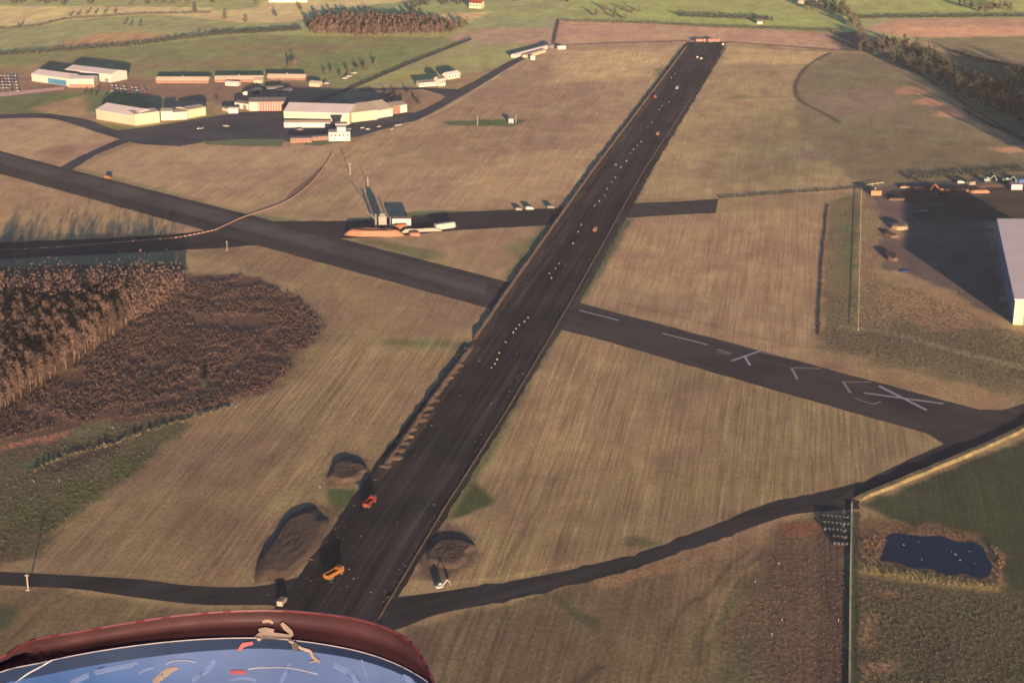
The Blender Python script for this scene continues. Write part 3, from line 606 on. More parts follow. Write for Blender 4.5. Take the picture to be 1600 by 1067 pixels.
# ------------------------------------------------------------------ fences
M['fence'] = mat("pale_fence_mesh", G(150, 140, 115), .7, .1)
def fence(px, h, label, post_step=5.0, thick=.12):
    pts = [P(*q) for q in px]; root = thing("fence", label, "fence", pts[0]); o0 = pts[0]
    panel = MB()
    for a, b in zip(pts, pts[1:]):
        d = b - a; L = d.length; ang = math.atan2(d.y, d.x); n_ = Vector((-d.y, d.x, 0)).normalized() * thick / 2
        for z0, z1 in ((h - .22, h),):
            A = a - o0; B = b - o0
            panel.add([(A - n_ + Vector((0, 0, z0))), (B - n_ + Vector((0, 0, z0))), (B + n_ + Vector((0, 0, z0))), (A + n_ + Vector((0, 0, z0))),
                       (A - n_ + Vector((0, 0, z1))), (B - n_ + Vector((0, 0, z1))), (B + n_ + Vector((0, 0, z1))), (A + n_ + Vector((0, 0, z1)))],
                      [(3, 2, 1, 0), (4, 5, 6, 7), (0, 1, 5, 4), (1, 2, 6, 5), (2, 3, 7, 6), (3, 0, 4, 7)])
        k = max(1, int(L / post_step))
        for i in range(k + 1):
            q = a.lerp(b, i / k) - o0; MB().tube(q - Vector((0, 0, .05)), q + Vector((0, 0, h + .15)), .1, .1, 5).build("post", M['fence'], root)
    panel.build("rail_panel", M['fence'], root)
    return root
fence([(1380, 288), (1346, 293), (1341, 517)], 1.7, "pale mesh fence along the left side of the warehouse yard")
bank("boundary_wall", [(1331, 782), (1329, 900), (1327, 1090)], .75, .75, M['fence'], "long low pale boundary wall left of the pond, running to the bottom edge", "wall", 8, 4, .04, .92)
M['hedge_dark'] = mat("dark_wire_fence", G(96, 80, 66), .9, .2)
# ------------------------------------------------------------------ trees, hedges, scrub
M['twig'] = mat("bare_twigs", (.052, .033, .026), 1, .4, .3, rnd=.45, hue=(.036, .023, .022))
M['twig2'] = mat("bracken", (.062, .038, .031), 1, .35, .1, hue=(.042, .028, .027))
M['trunk'] = mat("pale_birch_bark", (.15, .11, .075), 1, .25, 1.5, rnd=.2)
M['bark'] = mat("brown_bark", (.13, .09, .065), 1, .25, 1.0)
M['ever'] = mat("dark_evergreen_leaves", (.016, .021, .016), 1, .35, .5, rnd=.3)
M['olive'] = mat("olive_leaves", (.055, .047, .03), 1, .35, .5, rnd=.35, hue=(.036, .036, .022))
M['reed'] = mat("dry_reeds", (.08, .063, .04), 1, .3, .8)
M['gorse'] = mat("rough_tussock", (.072, .06, .038), 1, .35, .5, hue=(.054, .048, .03))
def quad(mb, c, s, r, vert=.5, wide=1.0):
    d = Vector((r.gauss(0, 1), r.gauss(0, 1), r.gauss(0, 1) + vert * 2)).normalized()
    e = d.cross(Vector((r.gauss(0, 1), r.gauss(0, 1), r.gauss(0, 1)))).normalized()
    a = d * s * r.uniform(.6, 1.3); b = e * s * r.uniform(.18, .45) * wide
    c = Vector(c); mb.add([c - a - b * .6, c - a * .1 + b, c + a, c - a * .1 - b], [(0, 1, 2, 3)])
def gs(r, k):
    return max(-1.5, min(1.5, r.gauss(0, 1))) * k
def crown(h0, h1, rw, n, s, seed, vert=.6, clumps=9):
    r = random.Random(seed); mb = MB(); cl = []
    for _ in range(clumps):
        t = r.uniform(.05, .95); a = r.uniform(0, 6.28); q = rw * math.sin(math.pi * (.15 + .8 * t)) * r.uniform(.3, .75)
        cl.append((q * math.cos(a), q * math.sin(a), h0 + (h1 - h0) * t, r.uniform(.28, .5) * rw))
    for i in range(n):
        c = cl[i % clumps]
        quad(mb, (c[0] + gs(r, c[3] * .75), c[1] + gs(r, c[3] * .75), c[2] + gs(r, c[3] * .95)), s, r, vert)
    return mb
def trunk(h, r0, h1, rw, seed, limbs=6):
    r = random.Random(seed); mb = MB(); mb.tube((0, 0, -.2), (r.gauss(0, .15), r.gauss(0, .15), h), r0, r0 * .25, 6)
    for k in range(limbs):
        t = r.uniform(.35, .85); a = r.uniform(0, 6.28)
        mb.tube((0, 0, h * t), (rw * .7 * math.cos(a), rw * .7 * math.sin(a), h * t + r.uniform(1, 2.5)), r0 * .45, r0 * .12, 4)
    return mb
def tree_proto(name, label, cat, h, rw, n, s, seed, cm, tm, group, bare=.35, r0=.16, vert=.6, clumps=9):
    t = thing(name, label, cat, (0, 0, 0), 0, group)
    crown(h * bare, h, rw, n, s, seed, vert, clumps).build("crown", cm, t)
    trunk(h * .92, r0, h, rw, seed).build("trunk", tm, t)
    return t
class Planter:
    def __init__(s, protos): s.p = protos; s.used = set()
    def put(s, x, y, sc_=1.0, label=None, group=None, k=None):
        k = R.randrange(len(s.p)) if k is None else k
        z = zg(x, y); rz = R.uniform(0, 6.28); v = (sc_, sc_, sc_ * R.uniform(.88, 1.12))
        if k not in s.used:
            o = s.p[k]; s.used.add(k); o.location = (x, y, z); o.rotation_euler = (0, 0, rz); o.scale = v
            if label: o["label"] = label
            if group: o["group"] = group
            return o
        return dup(s.p[k], (x, y, z), rz, label, group, v)
def inside(p, poly):
    c = False; j = len(poly) - 1
    for i in range(len(poly)):
        a, b = poly[i], poly[j]
        if (a.y > p.y) != (b.y > p.y) and p.x < (b.x - a.x) * (p.y - a.y) / (b.y - a.y) + a.x: c = not c
        j = i
    return c
def scatter(px, spacing, jit=.35):
    poly = [P(*q) for q in px]; x0 = min(p.x for p in poly); x1 = max(p.x for p in poly); y0 = min(p.y for p in poly); y1 = max(p.y for p in poly)
    out = []; yy = y0; row = 0
    while yy < y1:
        xx = x0 + (spacing / 2 if row % 2 else 0)
        while xx < x1:
            q = Vector((xx + R.uniform(-jit, jit) * spacing, yy + R.uniform(-jit, jit) * spacing, 0))
            if inside(q, poly): out.append(q)
            xx += spacing
        yy += spacing * .87; row += 1
    return out
birch = Planter([tree_proto("birch_tree", "bare brown birch tree in the dense wood at left", "tree", R.uniform(18, 20.5), R.uniform(2.9, 3.6), 520, .85, 40 + k, M['twig'], M['trunk'], "birch trees of the left wood", .34, r0=.12, clumps=24) for k in range(5)])
woods = scatter([(-45, 470), (283, 449), (287, 456), (250, 478), (215, 500), (140, 556), (60, 608), (0, 648), (-40, 672)], 6.2, .45)
woods.sort(key=lambda q: q.y)
print("birches", len(woods))
for q in woods[:298]: birch.put(q.x, q.y, R.uniform(.82, 1.02))
def patchy(pts, size, cut, seed):
    a = np.array([(p.x, p.y) for p in pts]); v = vnoise(a[:, 0], a[:, 1], size, seed) * .65 + vnoise(a[:, 0], a[:, 1], size * .4, seed + 1) * .35
    return [p for p, q in zip(pts, v) if q > cut]
def clump_mass(name, pts, h, rw, n, s, m, label, cat, seed, vert=.3):
    r = random.Random(seed); mb = MB()
    for p in pts:
        hh = h * r.uniform(.5, 1.3); ww = rw * r.uniform(.6, 1.3)
        for _ in range(n):
            quad(mb, (p.x + r.gauss(0, ww * .5), p.y + r.gauss(0, ww * .5), zg(p.x, p.y) + abs(r.gauss(hh * .4, hh * .35))), s * r.uniform(.35, 1.05), r, vert, 1.9)
    o = mb.build(name, m); return tag(o, label, cat, kind="stuff")
if len(woods) > 298:
    clump_mass("woodland", woods[298:], 18, 4, 150, 1.1, M['twig'], "far rows of bare brown birches in the left wood", "wood", 3)
clump_mass("bracken_scrub", patchy(scatter([(-30, 660), (0, 648), (140, 560), (290, 445), (380, 432), (465, 468), (508, 512), (430, 606), (290, 646), (150, 658), (-30, 695)], 3.0, .5), 15, .36, 5), 1.5, 2.2, 22, .6, M['twig2'], "reddish brown bracken scrub in front of the wood", "scrub", 4)
clump_mass("rough_growth", scatter([(290, 652), (240, 715), (130, 800), (0, 880), (-30, 885), (-30, 700), (150, 662)], 3.6, .5), .4, 1.5, 9, .4, M['gorse'], "low rough growth of the boggy corner at left", "rough growth", 5)
clump_mass("rough_growth", scatter([(1345, 905), (1450, 918), (1560, 930), (1640, 940), (1640, 1080), (1340, 1080)], 2.4, .5), .32, 1.3, 8, .32, M['gorse'], "low tangled rough growth below the pond", "rough growth", 6)
clump_mass("rough_growth", scatter([(1215, 845), (1322, 835), (1320, 1080), (1170, 1080), (1150, 1000), (1195, 900)], 2.6, .5), .25, 1.3, 7, .28, mat("brown_tussock", (.085, .062, .046), 1, .35, .5), "brown tussocks left of the long fence", "rough growth", 7)
clump_mass("rough_growth", scatter([(1300, 470), (1370, 440), (1440, 455), (1560, 510), (1640, 530), (1640, 590), (1560, 600), (1400, 565), (1290, 540)], 3.6, .5), .4, 1.5, 9, .38, M['gorse'], "rough grass and scrub in front of the big warehouse", "rough growth", 8)
clump_mass("reeds", scatter([(1342, 882), (1400, 889), (1500, 904), (1558, 914), (1562, 885), (1545, 850), (1555, 850), (1568, 880), (1562, 923), (1450, 911), (1342, 894)], 1.9, .5), 1.1, .8, 9, .42, M['reed'], "tan reeds along the near bank of the pond", "reeds", 9, 1.2)
clump_mass("reeds", scatter([(1350, 845), (1378, 832), (1385, 850), (1372, 880), (1350, 872)], 2.6, .5), 1, .9, 8, .4, mat("brown_reeds", (.09, .055, .036), 1, .3, .8), "brown reeds on the left bank of the pond", "reeds", 10, 1.0)
clump_mass("reeds", scatter([(1395, 826), (1460, 830), (1530, 845), (1535, 853), (1480, 840), (1400, 834)], 2.4, .5), .8, .8, 8, .35, mat("orange_reeds", (.085, .055, .036), 1, .3, .8), "orange reeds on the far bank of the pond", "reeds", 11, 1.0)
# stones and tufts standing in the pond
M['stone'] = mat("pale_stone", (.17, .15, .14), .9, .2, 1)
st = mound_mesh(1.1, .8, .3, 77, 8, 4, .2).build("stone", M['stone'])
for i, q in enumerate([(1412, 851), (1440, 874), (1487, 862), (1493, 866), (1500, 875), (1515, 861), (1523, 880), (1436, 846)]):
    o = st if i == 0 else st.copy()
    if i: COL.objects.link(o)
    o.location = P(*q); k = R.uniform(.6, 1.3); o.scale = (k, k, k); o.rotation_euler = (0, 0, R.uniform(0, 6))
    tag(o, "small pale stone poking out of the dark blue pond", "stone", "stones in the pond")
# far wood behind the airfield buildings
lark = Planter([tree_proto("larch_tree", "bare reddish larch in the far block of woodland", "tree", 15, 3.4, 110, 1.7, 60 + k, M['twig'], M['trunk'], "larches of the far wood", .3) for k in range(3)])
far_w = scatter([(478, 56), (560, 60), (700, 58), (715, 50), (690, 42), (640, 36), (520, 36), (490, 42)], 9.5)
print("larches", len(far_w))
for q in far_w[:290]: lark.put(q.x, q.y, R.uniform(.85, 1.1))
dark = Planter([tree_proto("evergreen_tree", "dark evergreen tree", "tree", 13, 4.2, 150, 1.5, 70 + k, M['ever'], M['bark'], "scattered dark evergreens", .12) for k in range(3)])
oak = Planter([tree_proto("broadleaf_tree", "olive brown broadleaf tree", "tree", 12, 4.6, 150, 1.5, 80 + k, M['olive'], M['bark'], "broadleaf trees", .15) for k in range(3)])
def plant(pl, pxs, scl, label, group, jit=0):
    for q in pxs:
        p = P(q[0] + R.uniform(-jit, jit), q[1] + R.uniform(-jit, jit) * .3); pl.put(p.x, p.y, scl * R.uniform(.85, 1.15), label, group)
plant(dark, [(482, 44), (490, 38), (500, 33), (512, 30), (520, 27)], 1.0, "dark evergreen at the left edge of the far wood", "evergreens edging the far wood")
plant(dark, [(543, 32), (550, 30), (574, 32), (580, 30), (594, 30), (640, 32), (655, 33)], 1.0, "dark evergreen standing above the far side of the wood", "evergreens behind the far wood")
plant(dark, [(642, 18), (650, 14), (660, 11), (668, 9)], 1.2, "dark evergreen in the clump left of the far farmhouse", "evergreen clump by the far farmhouse")
plant(dark, [(690, 8), (697, 6), (706, 3), (716, 8), (722, 5)], 1.2, "dark evergreen close beside the far farmhouse", "evergreens at the far farmhouse")
plant(oak, [(690, 42), (698, 45), (706, 50), (712, 46), (718, 40), (722, 46), (728, 40)], 1.0, "brown broadleaf at the right end of the far wood", "broadleaves ending the far wood")
plant(oak, [(452, 108), (460, 106)], .9, "rounded tree behind the right end of the hut rows", "trees behind the hut rows")
plant(oak, [(508, 118), (520, 116), (534, 122), (546, 117), (560, 113), (572, 111), (588, 103)], .62, "small tree in the line along the far lane", "trees along the far lane")
plant(oak, [(x, R.uniform(-3, 9)) for x in range(8, 345, 13)], 1.0, "olive tree in the belt along the top left edge", "tree belt at top left", 3)
plant(oak, [(350, 33), (386, 37), (431, 27), (470, 17), (305, 20), (400, 8)], .8, "lone tree dotted across the far tan field", "lone trees on the far field", 2)
plant(oak, [(195, 41), (205, 42), (218, 42), (60, 86), (300, 60), (310, 58), (28, 44), (110, 27), (122, 25), (135, 24), (150, 23), (165, 22), (180, 21)], .55, "small bush on the far left hedge lines", "bushes on far hedges", 2)
plant(oak, [(605, 150), (612, 158), (620, 152), (630, 160), (640, 150), (648, 158), (655, 165), (625, 168), (600, 164)], .5, "reddish bush behind the right end of the main hangar", "bushes behind the main hangar", 2)
plant(dark, [(132, 148), (140, 150), (150, 150), (165, 152)], .42, "dark bush behind the cream hangar", "bushes behind the cream hangar")
plant(oak, [(338, 160), (342, 126), (330, 128)], .45, "bush beside the rows of huts", "bushes by the huts")
# wooded valley at upper right
val = []
for (x, y_) in [(1352, 74), (1368, 76), (1378, 80), (1390, 82), (1402, 80), (1412, 84), (1424, 82), (1370, 70), (1384, 72), (1396, 72), (1410, 74), (1430, 78), (1438, 84), (1345, 80), (1360, 84)]:
    val.append((x, y_))
plant(oak, val, 1.15, "sunlit olive broadleaf at the head of the wooded valley", "trees at the valley head", 3)
plant(oak, [(1468, 105), (1476, 108), (1482, 104), (1480, 112)], 1.1, "pale sunlit tree standing alone in the dark valley", "sunlit trees mid valley", 2)
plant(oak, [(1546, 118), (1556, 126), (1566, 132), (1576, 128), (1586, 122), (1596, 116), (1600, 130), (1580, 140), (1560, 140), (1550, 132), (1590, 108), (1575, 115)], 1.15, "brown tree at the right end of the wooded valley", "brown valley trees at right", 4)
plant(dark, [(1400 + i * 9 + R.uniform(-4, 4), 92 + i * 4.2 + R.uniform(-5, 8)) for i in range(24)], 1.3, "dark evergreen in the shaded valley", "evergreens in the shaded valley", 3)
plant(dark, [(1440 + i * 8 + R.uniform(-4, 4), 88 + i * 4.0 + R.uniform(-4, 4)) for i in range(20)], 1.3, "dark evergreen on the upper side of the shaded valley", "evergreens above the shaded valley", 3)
plant(dark, [(1262, 12), (1272, 10), (1280, 14), (1290, 15), (1300, 18), (1306, 22), (1312, 20), (1318, 26), (1290, 6), (1300, 9), (1270, 18)], 1.1, "dark evergreen in the clump near the far white farm", "evergreens by the far white farm", 3)
plant(oak, [(1318, 12), (1324, 18), (1330, 24), (1335, 30), (1328, 34), (1334, 40), (1338, 46), (1342, 54), (1346, 60)], 1.0, "brown broadleaf in the line running up from the valley", "broadleaves above the valley", 3)
plant(oak, [(1553, 14), (1562, 16), (1570, 13), (1576, 18), (1540, 20), (1548, 18)], .9, "brown tree in the far right hedgerow", "trees in the far right hedgerow", 2)
plant(dark, [(1500, 10), (1508, 12), (1516, 14), (1530, 17)], .8, "dark tree at the left of the far right hedgerow", "dark trees in far right hedgerow", 2)
plant(dark, [(1188, 35), (1198, 33), (1205, 34)], .6, "dark bush by the far green field", "bushes by the far green field")
plant(oak, [(945, 18), (958, 20), (972, 17), (985, 21), (998, 19), (930, 26), (960, 27), (975, 30)], .7, "brown bush on the far boundary beyond the runway", "bushes beyond the runway", 3)
plant(dark, [(802, 2), (812, 1), (850, 1), (862, 0), (878, 2), (890, 3)], .9, "dark tree at the top edge above the runway", "dark trees at the top edge", 3)
# woods on the added hill outside the right edge: they shade the valley floor
offw = []
while len(offw) < 260:
    q = Vector((R.uniform(505, 690), R.uniform(1330, 1640), 0))
    if q.x > 512 + (q.y - 1480) * .28: offw.append(q)
clump_mass("added_hill_wood", offw, 22, 6, 60, 2.8, M['olive'], "added tall wood on the added hill beyond the right edge", "wood", 12)
def hedge(px, h, width, m, label, seed):
    r = random.Random(seed); mb = MB(); pts = [P(*q) for q in px]
    for a, b in zip(pts, pts[1:]):
        L = (b - a).length; k = int(L / .8)
        for i in range(k):
            c = a.lerp(b, (i + r.random()) / k); hh = h * (.75 + .5 * r.random())
            for _ in range(4 if h > 2 else 3): quad(mb, (c.x + r.gauss(0, width * .35), c.y + r.gauss(0, width * .35), zg(c.x, c.y) + r.uniform(.1, hh)), 1.0 + .25 * (h - 1), r, .2)
    o = mb.build("hedge", m); return tag(o, label, "hedge")
hedge([(-120, 92), (0, 87), (80, 81), (200, 73), (290, 61), (330, 56), (400, 52), (470, 47)], 4.2, 3, M['ever'], "long dark hedge crossing the green fields at far left", 1)
hedge([(330, 54), (400, 51), (470, 47)], 4.5, 3, M['ever'], "dark hedge stretch below the far tan field", 2)
hedge([(-100, 50), (20, 45), (60, 41), (100, 31), (220, 23), (330, 21)], 2.4, 2.5, M['olive'], "olive hedge between the far tan and green fields", 3)
hedge([(1060, 26), (1110, 28), (1200, 31)], 5, 3, M['ever'], "short dark hedge across the far green field beyond the runway", 4)
hedge([(880, 34), (1000, 37), (1130, 44), (1210, 46), (1310, 50)], 2.6, 2.5, M['olive'], "low hedge along the far airfield boundary", 5)
hedge([(1340, 29), (1420, 28), (1520, 27), (1700, 26)], 4.0, 3, M['ever'], "dark hedge above the far brown field", 6)
hedge([(1490, 74), (1530, 86), (1600, 98)], 3.5, 3, M['ever'], "dark hedge slanting above the wooded valley", 7)
hedge([(884, 72), (950, 69), (1080, 65)], 1.2, 1.2, M['twig2'], "thin brown hedge running left from the runway end", 8)
hedge([(1136, 67), (1220, 73), (1312, 80)], 1.4, 1.6, M['twig2'], "thin brown hedge running right from the runway end", 9)
hedge([(1124, 310), (1210, 304), (1344, 294)], 1.1, 1.4, M['ever'], "low dark hedge from the stub runway to the warehouse yard", 10)
hedge([(1294, 320), (1284, 420), (1280, 525)], .5, 1.0, M['twig2'], "thin brown hedge down the edge of the stubble field", 11)
hedge([(866, 70), (870, 50), (874, 32)], 1.6, 1.6, M['twig2'], "short brown hedge up from the far caravan site", 12)
hedge([(1424, 108), (1500, 158), (1600, 220), (1680, 270)], 1.0, 2.0, M['olive'], "low hedge along the rim of the wooded valley", 13)
hedge([(1505, 172), (1550, 198), (1600, 218)], 1.6, 1.6, M['ever'], "dark hedge inside the rim of the wooded valley", 14)
hedge([(1420, 280), (1490, 276), (1600, 268), (1700, 262)], 2.6, 3, M['ever'], "dark hedge behind the warehouse yard", 15)
hedge([(250, 122), (480, 128)], 1.2, 1.5, M['olive'], "low hedge behind the rows of huts", 16)
hedge([(735, 61), (640, 98), (546, 138)], 1.2, 1.4, M['ever'], "dark hedge along the far lane", 17)
hedge([(45, 742), (75, 725), (110, 712), (180, 694), (240, 672), (360, 637)], 1.2, 2.2, M['gorse'], "broken line of scrub across the boggy corner", 18)
# single dark bushes
bp = thing("bush", "dark green bush standing in the bracken scrub", "bush", P(318, 606)); crown(.2, 4.5, 2.6, 220, .6, 91, .2).build("crown", M['ever'], bp); trunk(3, .12, 4, 1.2, 5).build("trunk", M['bark'], bp)
# ------------------------------------------------------------------ buildings
M['cream'] = ribbed("cream_cladding",  (.30, .275, .185), 1.6, 'X')
M['cream_pink'] = ribbed("pinkish_cream_cladding", (.29, .25, .185), 1.4, 'X')
M['white'] = mat("white_render", (.31, .29, .25), .7, .06, .2)
M['white_clad'] = ribbed("white_cladding", (.29, .285, .25), 1.4, 'X')
M['roofpale'] = ribbed("pale_sheet_roof", (.40, .37, .36), 1.2, 'X', .6)
M['rooftan'] = ribbed("tan_sheet_roof", (.25, .215, .175), 1.2, 'X', .7)
M['slate'] = mat("dark_roof_felt", (.08, .075, .08), .8, .15, .3)
M['brick'] = mat("pink_brick", (.15, .08, .056), .9, .15, .5)
M['redclad'] = ribbed("red_cladding", (.15, .027, .017), 1.3, 'X')
M['blueclad'] = ribbed("blue_cladding", (.03, .11, .18), 1.3, 'X')
M['door'] = mat("dark_doors", (.10, .095, .10), .6, .1, .5)
M['glass'] = mat("window_glass", (.05, .06, .08), .15, .1, .5, spec=.6)
M['warewall'] = ribbed("blue_grey_cladding", (.15, .22, .30), .8, 'X', .5)
M['wareroof'] = ribbed("off_white_roof_sheets", (.86, .70, .56), .55, 'X', .55, .18)
def gable_building(label, A, B, depth, eave, ridge, wall, roof, cat="building", name="building", doors=0, windows=0, door_h=None, over=.4, chimney=0, group=None, doormat='door', axis='x', bands=None):
    """front wall from ground point A to B, running back by depth; ridge along the front (x) or across it (y)"""
    a, b = P(*A), P(*B); d = b - a; L = d.length; rz = math.atan2(d.y, d.x)
    t = thing(name, label, cat, a, rz, group)
    w_ = MB(); r_ = MB()
    if axis == 'x':
        w_.prism([(0, -.3), (depth, -.3), (depth, eave), (depth / 2, ridge), (0, eave)], 0, L)
        th = .25; o = over
        sl = (ridge - eave) / (depth / 2)
        r_.prism([(-o, eave - o * sl + .03), (depth / 2, ridge + .03), (depth + o, eave - o * sl + .03), (depth + o, eave - o * sl + th), (depth / 2, ridge + th), (-o, eave - o * sl + th)], -o, L + o)
    else:
        pr = [(0, -.3), (L, -.3), (L, eave), (L / 2, ridge), (0, eave)]; k = len(pr)
        w_.add([(x, 0, z) for x, z in pr] + [(x, depth, z) for x, z in pr], [tuple(range(k)), tuple(range(k, 2 * k))[::-1]] + [(i, k + i, k + (i + 1) % k, (i + 1) % k) for i in range(k)])
        o = over; sl = (ridge - eave) / (L / 2); th = .25
        pr = [(-o, eave - o * sl + .03), (L / 2, ridge + .03), (L + o, eave - o * sl + .03), (L + o, eave - o * sl + th), (L / 2, ridge + th), (-o, eave - o * sl + th)]; k = 6
        r_.add([(x, -o, z) for x, z in pr] + [(x, depth + o, z) for x, z in pr], [tuple(range(k)), tuple(range(k, 2 * k))[::-1]] + [(i, k + i, k + (i + 1) % k, (i + 1) % k) for i in range(k)])
    w_.build("wall", wall, t); rf = r_.build("roof", roof, t)
    dh = door_h or eave * .75
    for i in range(doors):
        c = L * (i + .5) / doors; wd = min(L / doors * .55, dh * 1.2)
        MB().box(c - wd / 2, c + wd / 2, -.12, .0, 0, dh).build("door", M[doormat], t)
    for i in range(windows):
        c = L * (i + .5) / windows; wd = min(1.8, L / windows * .5)
        MB().box(c - wd / 2, c + wd / 2, -.08, .0, eave * .38, eave * .78).build("window", M['glass'], t)
    for i in range(chimney):
        c = L * (i + .5) / chimney; MB().box(c - .6, c + .6, depth / 2 - .5, depth / 2 + .5, ridge - .5, ridge + 1.8).build("chimney", M['brick'], rf)
    for (x0, x1, z0, z1, m) in bands or []:
        MB().box(L * x0, L * x1, -.10, .0, z0, z1).build("cladding_panel", M[m], t)
    return t
# big warehouse at right
wa = P(1582.5, 507); t = thing("warehouse", "large white-roofed warehouse with blue side wall at the right edge", "warehouse", wa, -AZ)
LW, WW, EH, RH = 204, 44, 16.5, 17.4
MB().box(0, .3, 0, LW, -.3, EH).add([], []).build("wall", M['warewall'], t)
g = MB(); pr = [(.3, -.3), (WW, -.3), (WW, EH), (WW / 2, RH), (.3, EH)]; k = 5
g.add([(x, 0, z) for x, z in pr] + [(x, LW, z) for x, z in pr], [tuple(range(k)), tuple(range(k, 2 * k))[::-1]] + [(i, k + i, k + (i + 1) % k, (i + 1) % k) for i in (0, 1, 4)])
g.build("gable_wall", M['cream'], t)
pr = [(-.5, EH + .02), (WW / 2, RH + .02), (WW + .5, EH + .02), (WW + .5, EH + .35), (WW / 2, RH + .35), (-.5, EH + .35)]; k = 6
g = MB().add([(x, -.4, z) for x, z in pr] + [(x, LW + .4, z) for x, z in pr], [tuple(range(k)), tuple(range(k, 2 * k))[::-1]] + [(i, k + i, k + (i + 1) % k, (i + 1) % k) for i in range(k)])
rf = g.build("roof", M['wareroof'], t)
for x in (6, 20): MB().box(x, x + 5, -.15, 0, 0, 6).build("loading_door", M['door'], t)
# cream hangar group, upper left
gable_building("long cream hangar with pale pinkish roof near the left taxiway", (151, 186.5), (211, 196.5), 30, 9.5, 14, M['cream_pink'], M['roofpale'], "hangar", "hangar", doors=0)
gable_building("cream end bay of the left hangar facing the apron", (212, 196.5), (250, 191.5), 26, 11, 12.5, M['cream'], M['rooftan'], "hangar", "hangar", doors=0)
gable_building("small pale yellow shed joined to the left hangar", (252, 188.5), (270, 188), 18, 9, 10.5, M['cream'], M['rooftan'], "shed", "shed")
gable_building("low pale yellow shed between the left hangar and end shed", (270, 188), (293, 186.5), 18, 7.5, 8.5, M['cream'], M['rooftan'], "shed", "shed")
gable_building("pale yellow end shed at the apron side of the left hangar", (294, 185.5), (322, 180.5), 20, 8.5, 10, M['cream'], M['rooftan'], "shed", "shed")
# blue and white sheds
gable_building("white shed with a blue panel at far left", (50, 127), (107, 135), 24, 8, 11.5, M['white_clad'], M['roofpale'], "shed", "shed", bands=[(.45, .95, .3, 6, 'blueclad')])
gable_building("cream shed with an orange base beside the blue shed", (107, 137), (147, 137), 22, 9, 11, M['cream'], M['roofpale'], "shed", "shed", bands=[(.02, .98, .2, 3.6, 'brick')])
gable_building("white long shed behind the blue one at far left", (103, 121), (174, 129.5), 26, 9, 12, M['white_clad'], M['roofpale'], "shed", "shed", doors=5, door_h=4)
# hut rows
for lab, A, B, n_ in [("left long row of pink huts with small chimney", (244, 130.5), (326, 130.5), 16), ("middle long row of cream huts with small chimney", (336, 129), (411, 128.5), 15), ("right long row of pink huts behind the hangars", (418, 126), (477, 126.5), 12)]:
    gable_building(lab, A, B, 9, 3.6, 6.4, M['brick'], M['rooftan'], "huts", "hut_row", windows=n_, chimney=1)
gable_building("short cream hut at the right end of the hut rows", (483, 135), (499, 136), 8, 3.5, 5.5, M['cream'], M['rooftan'], "hut", "hut", windows=3)
gable_building("low white hut just in front of the middle huts", (352, 134), (372, 135), 7, 3, 4.5, M['white'], M['roofpale'], "hut", "hut", windows=4)
gable_building("small cream hut below the right end of the middle huts", (397, 130), (409, 130.5), 7, 3, 4.6, M['cream'], M['rooftan'], "hut", "hut", windows=2)
gable_building("long low white hut above the red building, right", (418, 143.5), (443, 142), 8, 3.6, 5, M['white'], M['slate'], "hut", "hut", windows=4)
gable_building("white hut slanting just above the red striped building", (435, 151), (457, 146), 8, 4, 5.5, M['white'], M['slate'], "hut", "hut", windows=4)
gable_building("white hut with a red wall panel above the red striped building", (390, 151.5), (409, 145), 8, 4, 5.5, M['white'], M['slate'], "hut", "hut", bands=[(.3, .8, .4, 3, 'redclad')])
gable_building("red and white striped workshop facing the apron", (389, 174), (446, 173.5), 22, 9.5, 12, M['redclad'], M['slate'], "workshop", "workshop", bands=[(x / 14, x / 14 + .013, .3, 9.2, 'white') for x in range(4, 14)] + [(.02, .26, .3, 9, 'cream_pink')])
gable_building("small white annex at the left of the striped workshop", (367, 169), (388, 172), 10, 6, 7.5, M['white'], M['slate'], "shed", "shed", doors=2)
gable_building("low white shed on the apron edge left of the workshop", (357, 177.5), (372, 177.5), 8, 4.5, 5.5, M['white'], M['roofpale'], "shed", "shed")
gable_building("tiny pale shed on the waste ground by the left hangar", (347, 173), (355, 175), 6, 3.4, 4.4, M['cream_pink'], M['slate'], "shed", "shed")
# main hangar
gable_building("main cream hangar with wide pale roof beside the control tower", (444, 192), (546, 195), 44, 11, 16, M['cream'], M['roofpale'], "hangar", "hangar", doors=0)
gable_building("white lean-to along the front of the main hangar", (444, 199.5), (516, 199.5), 11, 4.6, 6.0, M['white_clad'], M['rooftan'], "lean-to", "lean_to", doors=6, door_h=3, doormat='white')
gable_building("second cream hangar stepping back from the main one", (547, 192), (590, 187), 40, 9.5, 14.5, M['cream'], M['rooftan'], "hangar", "hangar")
gable_building("white fronted bay at the right of the second hangar", (590, 185.5), (614, 181.5), 36, 8, 14, M['white_clad'], M['rooftan'], "hangar", "hangar")
gable_building("orange and white end building right of the hangars", (615, 179), (636, 175.5), 22, 8, 10, M['brick'], M['rooftan'], "building", "building", bands=[(.5, 1.0, .2, 7.8, 'white')])
gable_building("low pink walled block in front of the main hangar", (454, 223.5), (487, 223), 12, 4.2, 4.8, M['brick'], M['slate'], "building", "building", windows=6)
gable_building("narrow pink link block between low block and tower", (487, 220.5), (514, 219), 9, 3.6, 4.2, M['brick'], M['slate'], "building", "building", windows=5)
